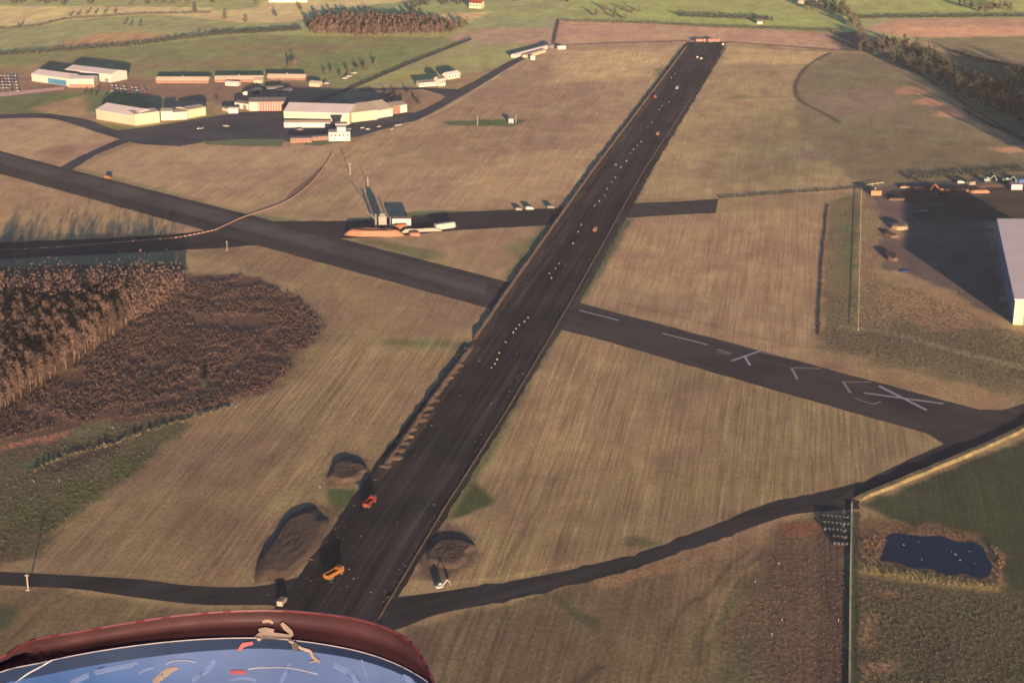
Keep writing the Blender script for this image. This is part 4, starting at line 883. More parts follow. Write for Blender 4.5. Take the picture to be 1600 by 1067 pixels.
# control tower
ct = thing("control_tower", "white control tower in front of the main hangar", "control tower", P(514, 221), rad(6))
MB().box(0, 20, 0, 15, -.3, 8).build("wall", M['white'], ct)
MB().box(-.3, 20.3, -.3, 15.3, 8.02, 8.5).build("roof", M['white'], ct)
MB().box(8, 16, 3, 11, 8.52, 12.5).build("tower_block", M['white'], ct)
MB().box(7.2, 16.8, 2.2, 11.8, 12.52, 15.2, -.4, -.4).build("cab_glazing", M['glass'], ct)
MB().box(6.2, 17.8, 1.2, 12.8, 15.22, 15.8).build("cab_roof", M['white'], ct)
for i in range(5): MB().box(1.5 + i * 3.8, 3.6 + i * 3.8, -.08, 0, 4.6, 6.4).build("window", M['glass'], ct)
MB().tube((12, 7, 15.8), (12, 7, 21), .1, .05).build("mast", M['white'], ct)
# airfield houses and terminal further right
gable_building("low white cottage row with a dark gable, by the far road", (655, 136.5), (686, 134), 9, 4.4, 6.5, M['white'], M['slate'], "cottage", "cottage", windows=7)
gable_building("tall white house at the end of the cottage row", (686, 135.5), (696, 134), 9, 8, 10.5, M['white'], M['slate'], "house", "house", windows=3, chimney=1)
gable_building("white cottage beside the far road, right of tall house", (700, 125), (719, 121.5), 9, 5, 7.5, M['white'], M['roofpale'], "cottage", "cottage", windows=4)
gable_building("cream farmhouse with red roof at the top edge", (733, 13), (752, 14), 12, 7.5, 11, M['cream'], M['redclad'], "farmhouse", "farmhouse", windows=4, chimney=2)
gable_building("small white farmhouse in the far green field", (1183, 38), (1191, 38), 7, 3.5, 5.5, M['white'], M['slate'], "farmhouse", "farmhouse", windows=2)
gable_building("far white farm building beside dark trees", (1246, 5), (1262, 7), 12, 6, 8.5, M['white'], M['roofpale'], "farm building", "farm_building", windows=4)
gable_building("second far white farm building beside dark trees", (1266, 7), (1281, 6), 12, 6, 8.5, M['white'], M['roofpale'], "farm building", "farm_building", windows=3)
gable_building("pale blue shed far away at the top edge", (420, 4), (480, 4), 14, 5, 7, M['white_clad'], M['roofpale'], "shed", "shed")
# polytunnels / long white huts by the far lane
gable_building("long thin white shed curving beside the far road", (804, 91), (856, 77), 5, 3.2, 4.4, M['white'], M['roofpale'], "shed", "shed")
gable_building("long cream shed beside the thin white one", (822, 91), (853, 82), 5, 3.0, 4.0, M['cream'], M['rooftan'], "shed", "shed")
gable_building("small white cabin in front of the long far sheds", (829, 94), (836, 94), 6, 4, 5, M['white'], M['roofpale'], "cabin", "cabin")
gable_building("small white cabin near the far field corner", (873, 78), (884, 77), 5, 3.2, 4.2, M['white'], M['roofpale'], "cabin", "cabin")
gable_building("grey hut by the far field corner", (858, 77), (866, 76), 6, 4, 5.4, M['slate'], M['slate'], "hut", "hut")
# ------------------------------------------------------------------ batching plant
M['steel'] = mat("grey_plant_steel", (.08, .076, .068), .6, .2, .5)
M['steel_pale'] = mat("pale_plant_steel", (.13, .12, .10), .6, .15, .5)
bp_ = thing("asphalt_plant", "grey asphalt batching plant behind the orange sand heap", "batching plant", P(592, 360), rad(5))
MB().box(0, 6, 0, 7, 6, 15).build("mixing_tower", M['steel_pale'], bp_); bp_.scale = (1.0, 1.0, .72)
for x, y_ in ((.3, .3), (5.7, .3), (.3, 6.7), (5.7, 6.7)): MB().tube((x, y_, -.2), (x, y_, 6), .25).build("leg", M['steel'], bp_)
MB().tube((3, 3.5, 4.2), (3, 3.5, 6), .7, 2.4, 10).build("hopper", M['steel'], bp_)
MB().tube((-2.2, 3, 0), (-2.2, 3, 17), .9, .9, 10).build("silo", M['steel'], bp_)
MB().box(.6, 5.4, .8, 6.2, 15.02, 18, .8, .8).build("top_house", M['steel'], bp_)
cv = MB(); cv.add([(-9, 2, 20), (-9, 3.4, 20), (-1, 3.4, 9), (-1, 2, 9), (-9, 2, 20.9), (-9, 3.4, 20.9), (-1, 3.4, 9.9), (-1, 2, 9.9)], [(3, 2, 1, 0), (4, 5, 6, 7), (0, 1, 5, 4), (1, 2, 6, 5), (2, 3, 7, 6), (3, 0, 4, 7)])
cv.build("conveyor", M['steel'], bp_)
MB().tube((9, 5, 0), (9, 5, 13), .6, .5, 8).build("chimney", M['steel'], bp_)
MB().tube((6, 3, 3.2), (22, 3, 2.2), 1.5, 1.5, 12).build("drying_drum", M['steel'], bp_)
def container(label, A, B, depth, h, m, mroof, name="container"):
    a, b = P(*A), P(*B); d = b - a; L = d.length
    t = thing(name, label, "container", a, math.atan2(d.y, d.x))
    MB().box(0, L, 0, depth, 0.15, h).build("body", m, t)
    MB().box(-.05, L + .05, -.05, depth + .05, h + .01, h + .12).build("roof", mroof, t)
    for k in range(2): MB().box(L - .06 + .07, L + .07, .1 + k * (depth / 2), depth / 2 - .05 + k * (depth / 2), .3, h - .2).build("door", mroof, t)
    for k in range(4):
        MB().box(.1 + (k % 2) * (L - .5), .4 + (k % 2) * (L - .5), .1 + (k // 2) * (depth - .5), .4 + (k // 2) * (depth - .5), 0, .14).build("foot", M['steel'], t)
    return t
M['orange'] = mat("orange_paint", (.16, .045, .01), .5, .08, 1)
M['yellow'] = mat("yellow_paint", (.17, .07, .012), .5, .08, 1)
M['redpaint'] = mat("red_paint", (.13, .018, .012), .45, .08, 1)
M['whitepaint'] = mat("white_vehicle_paint", (.24, .23, .21), .4, .05, 1)
M['bluepaint'] = mat("blue_paint", (.03, .07, .16), .45, .08, 1)
M['tyre'] = mat("black_rubber", (.025, .025, .026), .9, .2, 2)
M['green_pale'] = mat("pale_green_paint", (.12, .17, .14), .5, .08, 1)
M['conc'] = mat("precast_concrete", (.17, .155, .13), .9, .15, .8)
container("white control cabin right of the batching plant", (613, 355), (642, 355), 8, 6.5, M['whitepaint'], M['conc'])
container("orange bin in front of the white plant cabin", (620, 359), (636, 357.5), 5, 3.4, M['orange'], M['orange'])
container("long cream container on the right of the plant yard", (682, 360), (711, 356), 4, 4.2, M['whitepaint'], M['whitepaint'])
cw = bank("block_wall", [(627, 364), (660, 362), (690, 361)], 1.6, 2.6, M['conc'], "pale concrete block wall holding the plant stockpiles", "wall", 5, 3, .1, .8)
container("dark grey bin by the sand heaps", (617, 367), (625, 367), 4, 2.6, M['steel'], M['steel'])
container("orange container beside the warehouse yard fence", (1361, 306), (1377, 306), 5, 4.0, M['yellow'], M['yellow'])
container("white container in the far corner of the warehouse yard", (1580, 297), (1597, 297), 6, 4.4, M['whitepaint'], M['whitepaint'])
# ------------------------------------------------------------------ vehicles (long axis x, front at +x)
def wheels(t, xs_, half, r, wid=.4):
    for x in xs_:
        for s_ in (-1, 1):
            wl = MB().tube((x, s_ * half - wid / 2, r), (x, s_ * half + wid / 2, r), r, r, 12).build("wheel", M['tyre'], t)
            y0 = s_ * (half + wid / 2)
            MB().tube((x, y0 - .02 * s_, r), (x, y0 + .03 * s_, r), r * .5, r * .5, 8).build("rim", M['steel_pale'], wl)
def tipper(label, col, bedcol, loc, rz, s=1.0, load=None):
    t = thing("tipper_lorry", label, "lorry", loc, rz); t.scale = (s, s, s)
    MB().box(-4.2, 4.0, -.55, .55, .75, 1.05).build("chassis", M['steel'], t)
    c = MB().prism([(-1.2, .9), (1.2, .9), (1.2, 2.6), (1.1, 3.0), (-1.1, 3.0), (-1.2, 2.6)], 2.1, 4.2).build("cab", col, t)
    MB().box(4.2, 4.24, -1.05, 1.05, 1.9, 2.75).build("windscreen", M['glass'], c)
    for s_ in (-1, 1): MB().box(2.6, 3.8, s_ * 1.2 - .02, s_ * 1.2 + .02, 1.9, 2.7).build("side_window", M['glass'], c)
    b = MB(); b.box(-4.4, 1.8, -1.25, 1.25, 1.06, 1.25); b.box(-4.4, 1.8, -1.25, -1.15, 1.25, 2.5); b.box(-4.4, 1.8, 1.15, 1.25, 1.25, 2.5); b.box(-4.4, -4.3, -1.15, 1.15, 1.25, 2.4); b.box(1.7, 1.8, -1.15, 1.15, 1.25, 2.8)
    b.build("tipper_body", bedcol, t)
    if load: mound_mesh(5.4, 2.1, .9, 3, 10, 5, .2).build("load", load, t).location = (-1.3, 0, 1.3)
    wheels(t, (3.0, -1.9, -3.2), 1.0, .55)
    for s_ in (-1, 1): MB().box(4.2, 4.26, s_ * .85 - .18, s_ * .85 + .18, 1.05, 1.3).build("headlight", M['whitepaint'], t)
    return t
def van(label, col, loc, rz, s=1.0, cat="van", name="van"):
    t = thing(name, label, cat, loc, rz); t.scale = (s, s, s)
    b = MB().add([], []); pr = [(-2.7, .4), (2.6, .4), (2.6, 1.15), (1.9, 1.3), (1.3, 2.1), (-2.7, 2.2)]; k = 6
    b.add([(x, -1, z) for x, z in pr] + [(x, 1, z) for x, z in pr], [tuple(range(k)), tuple(range(k, 2 * k))[::-1]] + [(i, k + i, k + (i + 1) % k, (i + 1) % k) for i in range(k)])
    b.build("body", col, t)
    MB().add([(1.93, -.9, 1.35), (1.93, .9, 1.35), (1.36, .85, 2.05), (1.36, -.85, 2.05)], [(0, 1, 2, 3)]).build("windscreen", M['glass'], t)
    for s_ in (-1, 1): MB().box(.2, 1.3, s_ * 1.01 - .015, s_ * 1.01 + .015, 1.35, 1.95).build("side_window", M['glass'], t)
    wheels(t, (1.7, -1.7), .9, .36, .25)
    return t
def car_proto(label, col, group):
    t = thing("car", label, "car", (0, 0, 0), 0, group)
    pr = [(-2.1, .35), (2.1, .35), (2.1, .8), (1.2, .95), (-1.9, 1.0), (-2.1, .9)]; k = 6
    MB().add([(x, -.88, z) for x, z in pr] + [(x, .88, z) for x, z in pr], [tuple(range(k)), tuple(range(k, 2 * k))[::-1]] + [(i, k + i, k + (i + 1) % k, (i + 1) % k) for i in range(k)]).build("body", col, t)
    MB().box(-1.7, .9, -.8, .8, .98, 1.5, .45, .12).build("cabin", M['glass'], t)
    MB().box(-1.2, .4, -.66, .66, 1.505, 1.53).build("roof", col, t)
    for x in (1.3, -1.3):
        for s_ in (-1, 1): MB().tube((x, s_ * .78 - .1, .33), (x, s_ * .78 + .1, .33), .33, .33, 10).build("wheel", M['tyre'], t)
    return t
def excavator(label, col, loc, rz, s=1.0):
    t = thing("excavator", label, "excavator", loc, rz); t.scale = (s, s, s)
    for s_ in (-1, 1): MB().prism([(s_ * 1.2 - .35, 0), (s_ * 1.2 + .35, 0), (s_ * 1.2 + .35, .9), (s_ * 1.2 - .35, .9)], -2.2, 2.2).build("track", M['tyre'], t)
    MB().tube((0, 0, .7), (0, 0, 1.15), .9, .9, 12).build("turntable", M['steel'], t)
    MB().box(-2.4, 1.6, -1.3, 1.3, 1.15, 2.1).build("body", col, t)
    c = MB().box(-.2, 1.6, .3, 1.3, 2.12, 3.1, .1, .05).build("cab", col, t)
    MB().box(1.55, 1.62, .4, 1.2, 2.2, 2.95).build("windscreen", M['glass'], c)
    MB().box(-2.5, -1.2, -1.25, .2, 2.12, 2.6).build("engine_cover", col, t)
    MB().tube((1.4, -.4, 1.7), (4.4, -.4, 4.6), .32, .25, 6).build("boom", col, t)
    MB().tube((4.4, -.4, 4.6), (6.2, -.4, 2.2), .25, .2, 6).build("dipper_arm", col, t)
    MB().prism([(-1.0, .9), (.2, .9), (.2, 2.1), (-1.0, 2.1)], 5.6, 6.7).build("bucket", M['steel'], t)
    return t
def at(px, z=.08):
    p = P(*px); return (p.x, p.y, z)
HR = math.pi / 2 - AZ
tipper("yellow articulated dumper on the runway nearest the aircraft", M['yellow'], M['yellow'], at((522, 901)), HR + rad(-24), 1.2)
tipper("red and white lorry on the runway below the round earth mound", M['redpaint'], M['redpaint'], at((578, 789)), HR + rad(-8), 1.15, M['rubble'])
van("orange van on the runway near the old crossing", M['orange'], at((930, 361)), HR + math.pi, 1.3)
van("yellow van on the right side of the far runway", M['yellow'], at((1028, 211)), HR + math.pi, 1.25)
van("red van on the left side of the far runway", M['redpaint'], at((1024, 153)), HR, 1.2)
van("white van on the middle of the far runway", M['whitepaint'], at((1058, 139)), HR + math.pi, 1.2)
van("left of two small white vans near the runway end", M['whitepaint'], at((1090, 91)), HR, 1.0)
van("right of two small white vans near the runway end", M['whitepaint'], at((1096, 93)), HR, 1.0)
van("white van beside the red lorry at the runway end", M['whitepaint'], at((1130, 71)), HR, 1.2)
tipper("orange lorry parked across the far runway end", M['orange'], M['orange'], at((1095, 66.5)), 0, 1.5)
tipper("red lorry parked across the far runway end", M['redpaint'], M['redpaint'], at((1115, 67)), 0, 1.7)
van("white pickup van on the third runway left of the main runway", M['whitepaint'], at((828, 328)), rad(4), 1.2)
van("grey van left of the white pickup on the third runway", M['steel_pale'], at((811, 329)), rad(4), 1.0)
van("grey van close to the runway edge on the third runway", M['steel'], at((861, 326)), rad(4), 1.1)
van("cream van at the left runway edge just above the aircraft nose", M['conc'], at((441, 943)), HR, 1.2)
excavator("small white excavator by the low mound right of the runway", M['whitepaint'], at((687, 920), .03), rad(30), .8)
excavator("orange excavator working in the warehouse yard", M['orange'], at((1474, 304), .03), rad(160), 1.7)
excavator("pale green excavator at the back of the warehouse yard", M['green_pale'], at((1542, 285), .03), rad(10), 1.3)
excavator("pale green excavator on the far right of the warehouse yard", M['green_pale'], at((1572, 286), .03), rad(-10), 1.3)
van("small yellow van on the grass by the crossing runway", M['yellow'], at((169, 279), 0), rad(-20), 1.1)
mound("rubble_heap", (1440, 331), 10, 4, 1.5, 0, M['stone'], "small grey pile lying in the warehouse shadow", "rubble heap", 12)
# parked cars in the lots at left
cars = [car_proto("white car in the lot beside the white sheds", M['whitepaint'], "cars parked by the white sheds"), car_proto("red car in the lot beside the white sheds", M['redpaint'], "cars parked by the white sheds"), car_proto("blue car in the lot beside the white sheds", M['bluepaint'], "cars parked by the white sheds")]
lot = [(176 + i * 6.2 + (j % 2) * 2, 134 + j * 4.4 + i * .6) for j in range(4) for i in range(9)]
used = set()
for i, q in enumerate(lot):
    if R.random() < .4: continue
    k = (0, 0, 1, 2, 0)[R.randrange(5)]; p = P(*q); z_ = 0
    if k in used: dup(cars[k], (p.x, p.y, 0), rad(80) + R.gauss(0, .1))
    else: used.add(k); cars[k].location = (p.x, p.y, 0); cars[k].rotation_euler = (0, 0, rad(80))
for j in range(6):
    for i in range(7):
        if R.random() < .25: continue
        k = (0, 2, 2, 0)[R.randrange(4)]; p = P(-8 + i * 5.4 + j * .8, 119 + j * 4.8)
        dup(cars[k], (p.x, p.y, 0), rad(85) + R.gauss(0, .1), ("white" if k == 0 else "blue") + " car in the lot at the far left edge", "cars parked at the left edge")
for i, q in enumerate([(566, 201), (575, 203), (592, 199), (620, 197), (625, 196), (612, 203), (545, 203)]):
    p = P(*q); dup(cars[0], (p.x, p.y, .04), rad(30) + R.gauss(0, .4), "white car parked on the apron behind the control tower", "cars behind the control tower")
for i, q in enumerate([(510, 132), (539, 124), (545, 121), (553, 116)]):
    p = P(*q); dup(cars[0], (p.x, p.y, .04), rad(35), "white car parked along the far lane", "cars along the far lane", (1.6, 1.6, 1.8))
# light aircraft on the apron
def plane(label, q, rz):
    t = thing("parked_aircraft", label, "light aircraft", at(q, .04), rz)
    MB().tube((-3.6, 0, 1.3), (1.6, 0, 1.2), .22, .62, 10).tube((1.6, 0, 1.2), (2.8, 0, 1.15), .62, .35, 10).build("fuselage", M['whitepaint'], t)
    MB().box(-.3, 1.2, -5.2, 5.2, 1.95, 2.1).build("wing", M['whitepaint'], t)
    MB().box(-3.7, -2.9, -1.6, 1.6, 1.4, 1.48).build("tailplane", M['whitepaint'], t)
    MB().box(-3.8, -3.0, -.05, .05, 1.5, 2.8, .1).build("fin", M['redpaint'], t)
    MB().box(0, 1.3, -.5, .5, 1.7, 1.94, .2).build("canopy", M['glass'], t)
    for s_ in (-1, 1): MB().tube((.4, s_ * 1.1, .3), (.4, s_ * 1.25, .3), .3, .3, 8).tube((.4, s_ * .4, 1), (.4, s_ * 1.15, .35), .06, .06, 4).build("wheel", M['tyre'], t)
    MB().tube((2.2, 0, .8), (2.2, 0, .2), .06, .06, 4).tube((2.2, -.07, .25), (2.2, .07, .25), .25, .25, 8).build("nose_wheel", M['tyre'], t)
    return t
plane("small white light aircraft parked in the hangar shadow by the low block", (469, 205), rad(140))
plane("small white light aircraft parked in the middle of the apron", (354, 199), rad(20))
plane("small white light aircraft parked on the apron right of the taxiway link", (312, 203), rad(200))
# ------------------------------------------------------------------ masts, poles, cones, barriers
M['mast'] = mat("pale_mast_paint", (.22, .19, .15), .7, .1, 1)
def mast(label, q, h, cat="mast", r=.3, arm=0):
    t = thing("mast", label, cat, P(*q)); MB().tube((0, 0, -.1), (0, 0, h), r, r * .7, 6).build("pole", M['mast'], t)
    if arm: MB().box(-arm, arm, -.1, .1, h - .8, h - .55).build("cross_arm", M['mast'], t)
    MB().box(-.9, .9, -.9, .9, 0, .35).build("footing", M['conc'], t)
    return t
mast("pale mast with crossbar in the field above the batching plant", (547, 273), 10, arm=2, r=.35)
mast("pale mast on a dark grass patch right of the crossbar mast", (575, 293), 9, r=.35)
mast("thin pale mast on the green strip in the far field", (746, 195), 9, r=.3)
mast("white pole beside the taxiway at bottom left", (44, 921), 7.5, "pole", .32, 1)
mast("pale lamp pole at the bend of the barrier road", (355, 391), 7, "pole", .2, .8)
gable_building("small white hut on the green strip in the far field", (795, 193), (802, 193), 4, 3.2, 4.0, M['white'], M['roofpale'], "hut", "hut", doors=1)
mast("thin pale mast beside the hut on the green strip", (806, 191), 7, r=.25)
# white edge-marker sacks on the runway
sk = mound_mesh(1.5, 1.0, .7, 55, 8, 4, .3).build("marker_sack", M['stone'])
sq = [(800, 520), (807, 514), (812, 508), (818, 503), (826, 497), (790, 535), (776, 562), (768, 575), (781, 552), (772, 569), (862, 435), (868, 420), (860, 428), (874, 412), (895, 381), (905, 363), (910, 352), (938, 315), (944, 306), (951, 296), (956, 285), (962, 278),
      (977, 252), (985, 240), (990, 234), (970, 262), (1000, 222), (995, 228), (1012, 200), (1036, 166), (1044, 160), (1049, 122), (1056, 116), (1072, 102), (1030, 172), (1018, 192), (964, 258), (930, 322)]
for i, q in enumerate(sq):
    o = sk if i == 0 else sk.copy()
    if i: COL.objects.link(o)
    o.location = at((q[0] + R.uniform(-2, 2), q[1])); k = R.uniform(.7, 1.35); o.scale = (k, k, k); o.rotation_euler = (0, 0, R.uniform(0, 6))
    tag(o, "small pale sack on the runway's working strip", "sack", "marker sacks on the runway")
# red and white barriers along the haul road
M['bar_red'] = mat("barrier_pink_red", (.17, .08, .065), .6, .1, 1); M['bar_white'] = mat("barrier_white", (.20, .15, .125), .6, .08, 1)
bt = thing("road_barrier", "pink and white plastic barrier in the line along the haul road", "barrier", (0, 0, 0), 0, "barriers along the haul road")
MB().box(-1.7, 1.7, -.35, .35, 0, .4, 0, .12).build("base", M['bar_red'], bt); MB().box(-1.2, 1.2, -.2, .2, .41, .8, .05, .04).build("top_section", M['bar_white'], bt)
ln = smooth_line([(-20, 393), (0, 391), (60, 389), (150, 382), (240, 375), (282, 371), (332, 361), (345, 356), (375, 342), (410, 330), (440, 319), (465, 304), (486, 286), (503, 266), (516, 246), (519, 238)], 8)
wl = [P(*q) for q in ln]; acc = 0; first = True; nb = 0
for a, b in zip(wl, wl[1:]):
    d = b - a; L = d.length; s_ = acc
    while s_ < L:
        p = a + d * (s_ / L); rz = math.atan2(d.y, d.x)
        if first: bt.location = (p.x, p.y, .06); bt.rotation_euler = (0, 0, rz); first = False
        else: dup(bt, (p.x, p.y, .06), rz)
        nb += 1; s_ += 3.9
    acc = s_ - L
print("barriers", nb)
# dark stacks by the fence
M['pallet'] = mat("dark_blue_plastic", (.014, .02, .03), .7, .15, 1)
ps = thing("crate_stack", "dark blue crate stack in the block beside the long fence", "crates", (0, 0, 0), 0, "stacks of dark crates by the fence")
MB().box(-.6, .6, -.7, .7, .12, 1.3).build("crates", M['pallet'], ps); MB().box(-.65, .65, -.75, .75, 0, .11).build("pallet", M['steel'], ps)
first = True
for r_ in range(5):
    for c_ in range(7):
        px_ = 1286 + c_ * 6.3 + r_ * 1.2; py_ = 806 + r_ * 10.5 + c_ * .6
        if px_ > 1326 or (r_ > 2 and c_ < 2): continue
        p = P(px_, py_)
        if first: ps.location = (p.x, p.y, 0.03); first = False
        else: dup(ps, (p.x, p.y, .03), R.gauss(0, .05))
# blue sheeting near the earth mound
bl = mound_mesh(9, 4, .5, 61, 12, 5, .3).build("tarpaulin", M['bluepaint'], smooth=True); bl.location = P(1414, 424); tag(bl, "blue tarpaulin at the foot of the brown mound by the warehouse", "tarpaulin")
# white marker posts in the bottom rough
wp_ = MB().tube((0, 0, -.1), (0, 0, 1.1), .13, .12, 6).build("marker_post", M['whitepaint'])
for i, q in enumerate([(1217, 881), (1222, 970), (1206, 992), (1180, 910), (1310, 970), (53, 753), (93, 752), (177, 670), (368, 637), (500, 762), (1346, 514)]):
    o = wp_ if i == 0 else wp_.copy()
    if i: COL.objects.link(o)
    o.location = P(*q); tag(o, "short white marker post standing in rough grass", "marker post", "white marker posts")
clods = MB(); rc = random.Random(5)
for _ in range(420):
    t_ = rc.random(); yy = 80 + 860 * t_ ** .7
    xl = 1070 - .7376 * (yy - 70); xr = 1136 - .596 * (yy - 66)
    u_ = rc.choice((rc.gauss(.1, .07), rc.gauss(.93, .04), rc.gauss(.1, .07), rc.gauss(.93, .04), rc.uniform(.1, .9)))
    p = P(xl + (xr - xl) * u_, yy); k = rc.uniform(.15, .42) * (1 if rc.random() < .85 else 1.7)
    clods.box(p.x - k, p.x + k, p.y - k * .8, p.y + k * .8, .07, .07 + k * .55, k * .35, k * .3)
tag(clods.build("soil_clods", mat("soil_clods", G(58, 46, 41), 1, .4, .05)), "loose clods of soil scattered over the runway surface", "soil", kind="stuff")
for i, (q, L_, W_, h_, m_2, lab) in enumerate([((1415, 294), 9, 5, 1.6, 'rubble', "small brown rubble pile at the top of the yard by the orange container"), ((1436, 296), 12, 6, 2.0, 'sand', "reddish spoil pile left of the orange excavator"),
      ((1500, 299), 20, 7, 2.0, 'earth', "long brown spoil pile right of the orange excavator"), ((1530, 301), 16, 6, 2.4, 'sand', "reddish spoil pile below the pale green excavators"), ((1400, 312), 14, 8, 1.6, 'earth_dark', "dark spoil pile by the yard corner, below the fence bend"), ((1392, 368), 8, 16, 1.5, 'earth', "brown earth pile between the rubble heap and the blue sheet")]):
    mound("spoil_pile", q, L_, W_, h_, rad(5 * i - 10), M[m_2], lab, "spoil pile", 60 + i)
van("white van parked at the back of the warehouse yard, left of the green excavators", M['whitepaint'], at((1501, 287), .03), rad(8), 1.2)
van("white van parked beside the orange container in the yard", M['whitepaint'], at((1366, 297), .03), rad(80), 1.1)
container("grey container in the yard between the two excavators", (1515, 290), (1524, 289), 5, 2.8, M['steel_pale'], M['steel'])
container("blue container at the far right end of the yard", (1592, 287), (1602, 286), 5, 3, M['bluepaint'], M['bluepaint'])
# ------------------------------------------------------------------ aircraft nose in the foreground
def C(x, y, d):
    """point at d metres in front of the eye"""
    a = (x - 800) / F; b = (y - 533.5) / F
    return Vector((a * d, d * (CP - b * SP), H - d * (SP + b * CP)))
def interp(curve, n):
    c = smooth_line(curve, 6); return [c[min(len(c) - 1, round(i * (len(c) - 1) / (n - 1)))] for i in range(n)]
NN = 57
sil = interp([(-260, 1165), (-120, 1090), (0, 1029), (48, 1001), (120, 987), (200, 973), (280, 961), (350, 955), (420, 953), (490, 957), (560, 967), (612, 984), (645, 1006), (664, 1035), (678, 1066), (700, 1130)], NN)
scr = interp([(-260, 1195), (-120, 1098), (0, 1049), (60, 1035), (120, 1022), (200, 1009), (280, 1000), (350, 996), (420, 996), (490, 1003), (560, 1016), (612, 1033), (650, 1052), (676, 1070), (690, 1082), (720, 1150)], NN)
M['maroon'] = mat("maroon_gloss_paint", (.028, .0125, .0145), .4, .3, 7, coat=.08, spec=.3)
M['scr_blue'] = mat("sky_reflection_screen", (.085, .185, .42), .3, .15, 9, coat=.1, spec=.4, hue=(.15, .225, .42))  # blue of the mirrored sky is put into the base colour
M['scr_band'] = mat("dark_blue_band", (.022, .035, .07), .25, .25, 6, spec=.5)
M['edge'] = mat("bright_edge_trim", (.22, .21, .24), .35, .1, 5)
M['glint'] = mat("cream_glint", (.36, .29, .23), .5, .15, 40)  # cream colour stands in for a sunlit glint
M['glint_red'] = mat("red_glint", (.42, .11, .12), .5, .1, 40)  # red colour stands in for a mirrored item
O = C(330, 1000, 2.2)
ac = thing("aircraft_nose", "maroon aircraft nose with blue windscreen in the foreground", "aircraft", O)
def loft(rows, name, m, smooth=True):
    mb = MB(); n = len(rows[0]); vs = [p - O for r_ in rows for p in r_]; fs = []
    for j in range(len(rows) - 1):
        for i in range(n - 1):
            a = j * n + i; fs.append((a, a + 1, a + n + 1, a + n))
    return mb.add(vs, fs).build(name, m, ac, smooth)
dS = lambda i: 1.888 - .45 * abs(i / (NN - 1) - .55) ** 1.5
dW = lambda i: 1.85 - .45 * abs(i / (NN - 1) - .55) ** 1.5
def off(c, i, dy): return (c[i][0], c[i][1] + dy)
rim = [C(*sil[i], dS(i)) for i in range(NN)]
under = [C(*sil[i], dS(i)) + Vector((0, .06, -.05)) for i in range(NN)]; under2 = [C(*sil[i], dS(i)) + Vector((0, .05, -.5)) for i in range(NN)]
rim2 = [C(sil[i][0], sil[i][1] + 4, dS(i) - .02) + Vector((0, 0, .004)) for i in range(NN)]
mids = []
for f_ in (.3, .6, .85, 1.0):
    mids.append([C(sil[i][0] * (1 - f_) + scr[i][0] * f_, (sil[i][1] + 4) * (1 - f_) + (scr[i][1] + 1.5) * f_, dS(i) * (1 - f_) + dW(i) * f_) for i in range(NN)])
loft([under2, under, rim, rim2] + mids, "cowling", M['maroon'])
sd_ = [C(scr[i][0], scr[i][1] + 1, dW(i) - .001) for i in range(NN)]
mb = MB()
for a, b in zip(sd_, sd_[1:]): mb.tube(a - O, b - O, .0008, .0008, 5)
mb.build("edge_trim", M['edge'], ac)
bandw = lambda i: 13 + 9 * math.exp(-((scr[i][0] - 150) / 300.0) ** 2)
b0 = [C(scr[i][0], scr[i][1] + 1.5, dW(i) - .002) for i in range(NN)]; b1 = [C(scr[i][0], scr[i][1] + bandw(i), dW(i) - .014) for i in range(NN)]
loft([b0, b1], "seal_band", M['scr_band'])
w1 = [C(scr[i][0], scr[i][1] + bandw(i) + 60, dW(i) - .07) for i in range(NN)]; w2 = [C(scr[i][0], scr[i][1] + 330, dW(i) - .30) for i in range(NN)]
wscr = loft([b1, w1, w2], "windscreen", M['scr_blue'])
def on_screen(x, y, lift=.004):
    """a point on the windscreen or cowling surface"""
    j = max(i for i in range(NN - 1) if scr[i][0] <= x or i == 0); t = min(max((x - scr[j][0]) / max(scr[j + 1][0] - scr[j][0], 1e-6), 0), 1)
    mix = lambda f: f(j) * (1 - t) + f(j + 1) * t
    sy = mix(lambda i: scr[i][1]); d = mix(dW); bw = mix(bandw); dy = y - sy
    if dy < 0:
        k = max(i for i in range(NN - 1) if sil[i][0] <= x or i == 0); u = min(max((x - sil[k][0]) / max(sil[k + 1][0] - sil[k][0], 1e-6), 0), 1)
        ly = sil[k][1] * (1 - u) + sil[k + 1][1] * u + 4; ld = dS(k) * (1 - u) + dS(k + 1) * u
        f_ = min(max((y - ly) / max(sy - ly, 1e-6), 0), 1); dd = ld * (1 - f_) + d * f_
    elif dy < bw: dd = d - .002 - .012 * dy / bw
    else: dd = d - .014 - .056 * (dy - bw) / 60
    return C(x, y, dd - lift * .22) - O
def strip(name, pts, wpx, m, lift=.004, parent=None):
    mb = MB(); vs = []; n = len(pts); fs = []
    for i, (x, y_) in enumerate(pts):
        x2, y2 = pts[min(i + 1, n - 1)]; x1, y1 = pts[max(i - 1, 0)]; L = math.hypot(x2 - x1, y2 - y1); nx_, ny_ = -(y2 - y1) / L, (x2 - x1) / L
        w_ = wpx[i] if isinstance(wpx, (list, tuple)) else wpx
        for s_, lf in ((-.5, lift), (0, lift + .0005), (.5, lift)): vs.append(on_screen(x + nx_ * w_ * s_, y_ + ny_ * w_ * s_, lf))
    for i in range(n - 1):
        for k in (0, 1): fs.append((i * 3 + k, i * 3 + k + 1, i * 3 + k + 4, i * 3 + k + 3))
    return mb.add(vs, fs).build(name, m, parent or ac)
M['streak'] = mat("pale_reflection", (.34, .38, .46), .4, .2, 30); M['streak2'] = mat("soft_reflection", (.17, .25, .46), .35, .2, 30)  # pale colours imitate reflections on the windscreen
M['edge_dark'] = mat("dark_cowl_lip", (.05, .012, .014), .35, .1, 4)
mb = MB()
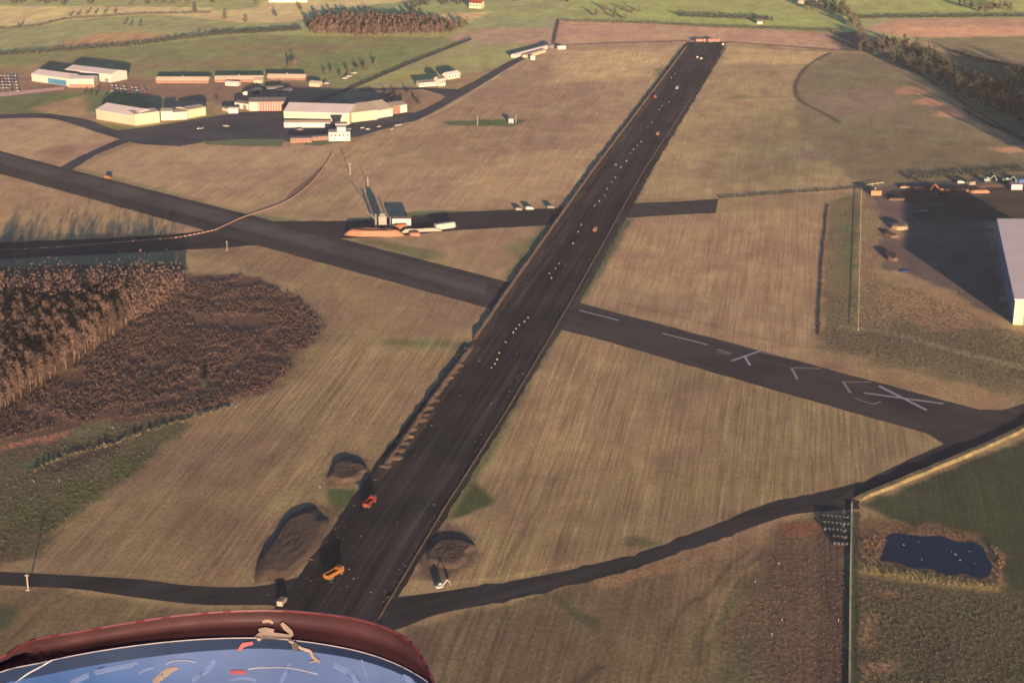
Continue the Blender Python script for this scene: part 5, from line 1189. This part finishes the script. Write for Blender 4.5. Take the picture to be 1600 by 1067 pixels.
for a, b in zip(rim2[3:-2], rim2[4:-2]): mb.tube(a - O + Vector((0, -.004, .001)), b - O + Vector((0, -.004, .001)), .0016, .0016, 5)
mb.build("cowl_lip", M['edge_dark'], ac)
strip("glint_patch", smooth_line([(401, 998), (410, 992), (430, 993), (455, 995)], 3), [9, 10, 11, 11, 11, 11, 10, 9, 8, 8], M['glint'], .006)  # this and the next strips imitate a sunlit reflection on cowl and windscreen
strip("glint_patch", [(404, 984), (415, 983), (428, 985)], [5, 7, 5], M['glint'], .006)
strip("glint_slant", [(440, 973), (446, 980), (454, 987), (457, 993)], [5, 8, 7, 4], M['glint'], .008)
strip("glint_spot", [(410, 971), (420, 969), (427, 973)], [4, 6, 4], M['glint'], .008)
strip("glint_arm", smooth_line([(452, 1000), (470, 1012), (484, 1017), (489, 1026), (500, 1034)], 3), 4.5, M['glint'], .006)
strip("glint_dark", [(459, 1004), (462, 1010), (460, 1016)], [8, 11, 7], M['steel'], .008)
strip("glint_tip", [(500, 1034), (492, 1032), (484, 1034)], 2.5, M['glint'], .006)
strip("red_reflection", [(373, 1016), (380, 1007), (395, 1004)], [5, 7, 5], M['glint_red'], .006)  # red strips painted as mirrored items
strip("red_reflection", [(360, 1050), (372, 1049), (384, 1050)], [6, 6, 6], M['glint_red'], .004)
strip("reflection_streak", smooth_line([(240, 1066), (258, 1052), (266, 1046), (278, 1043)], 3), [9, 10, 11, 11, 11, 10, 9, 7, 5, 3], M['glint'], .003)  # pale strips from here on are painted reflections
strip("reflection_streak", smooth_line([(259, 1037), (270, 1032), (290, 1031), (306, 1034)], 3), 2.2, M['streak'], .003)
strip("reflection_streak", smooth_line([(388, 1045), (400, 1043), (440, 1042), (470, 1046), (497, 1053)], 3), 2.2, M['streak'], .003)
strip("reflection_streak", smooth_line([(22, 1067), (45, 1051), (62, 1042), (82, 1030)], 3), 2.0, M['streak'], .003)
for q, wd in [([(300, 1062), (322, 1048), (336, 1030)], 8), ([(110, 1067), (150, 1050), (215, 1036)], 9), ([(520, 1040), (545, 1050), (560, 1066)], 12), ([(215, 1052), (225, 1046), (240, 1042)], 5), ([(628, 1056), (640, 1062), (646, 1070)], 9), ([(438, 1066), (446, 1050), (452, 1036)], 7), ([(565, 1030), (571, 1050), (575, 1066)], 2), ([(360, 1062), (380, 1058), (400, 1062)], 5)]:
    strip("reflection_streak", smooth_line(q, 4), wd, M['streak2'], .002)
# ------------------------------------------------------------------ haze
hm = bpy.data.materials.new("air"); hm.use_nodes = True; hn = hm.node_tree.nodes; hn.remove(hn["Principled BSDF"])
pv = hn.new("ShaderNodeVolumePrincipled"); pv.inputs["Color"].default_value = (.86, .9, .96, 1); pv.inputs["Density"].default_value = 0.000021; pv.inputs["Anisotropy"].default_value = 0.0
hm.node_tree.links.new(pv.outputs[0], hn["Material Output"].inputs["Volume"])
hz = MB().box(-6100, 6100, -3100, 9100, -9, 348).build("haze", hm); tag(hz, kind="stuff")
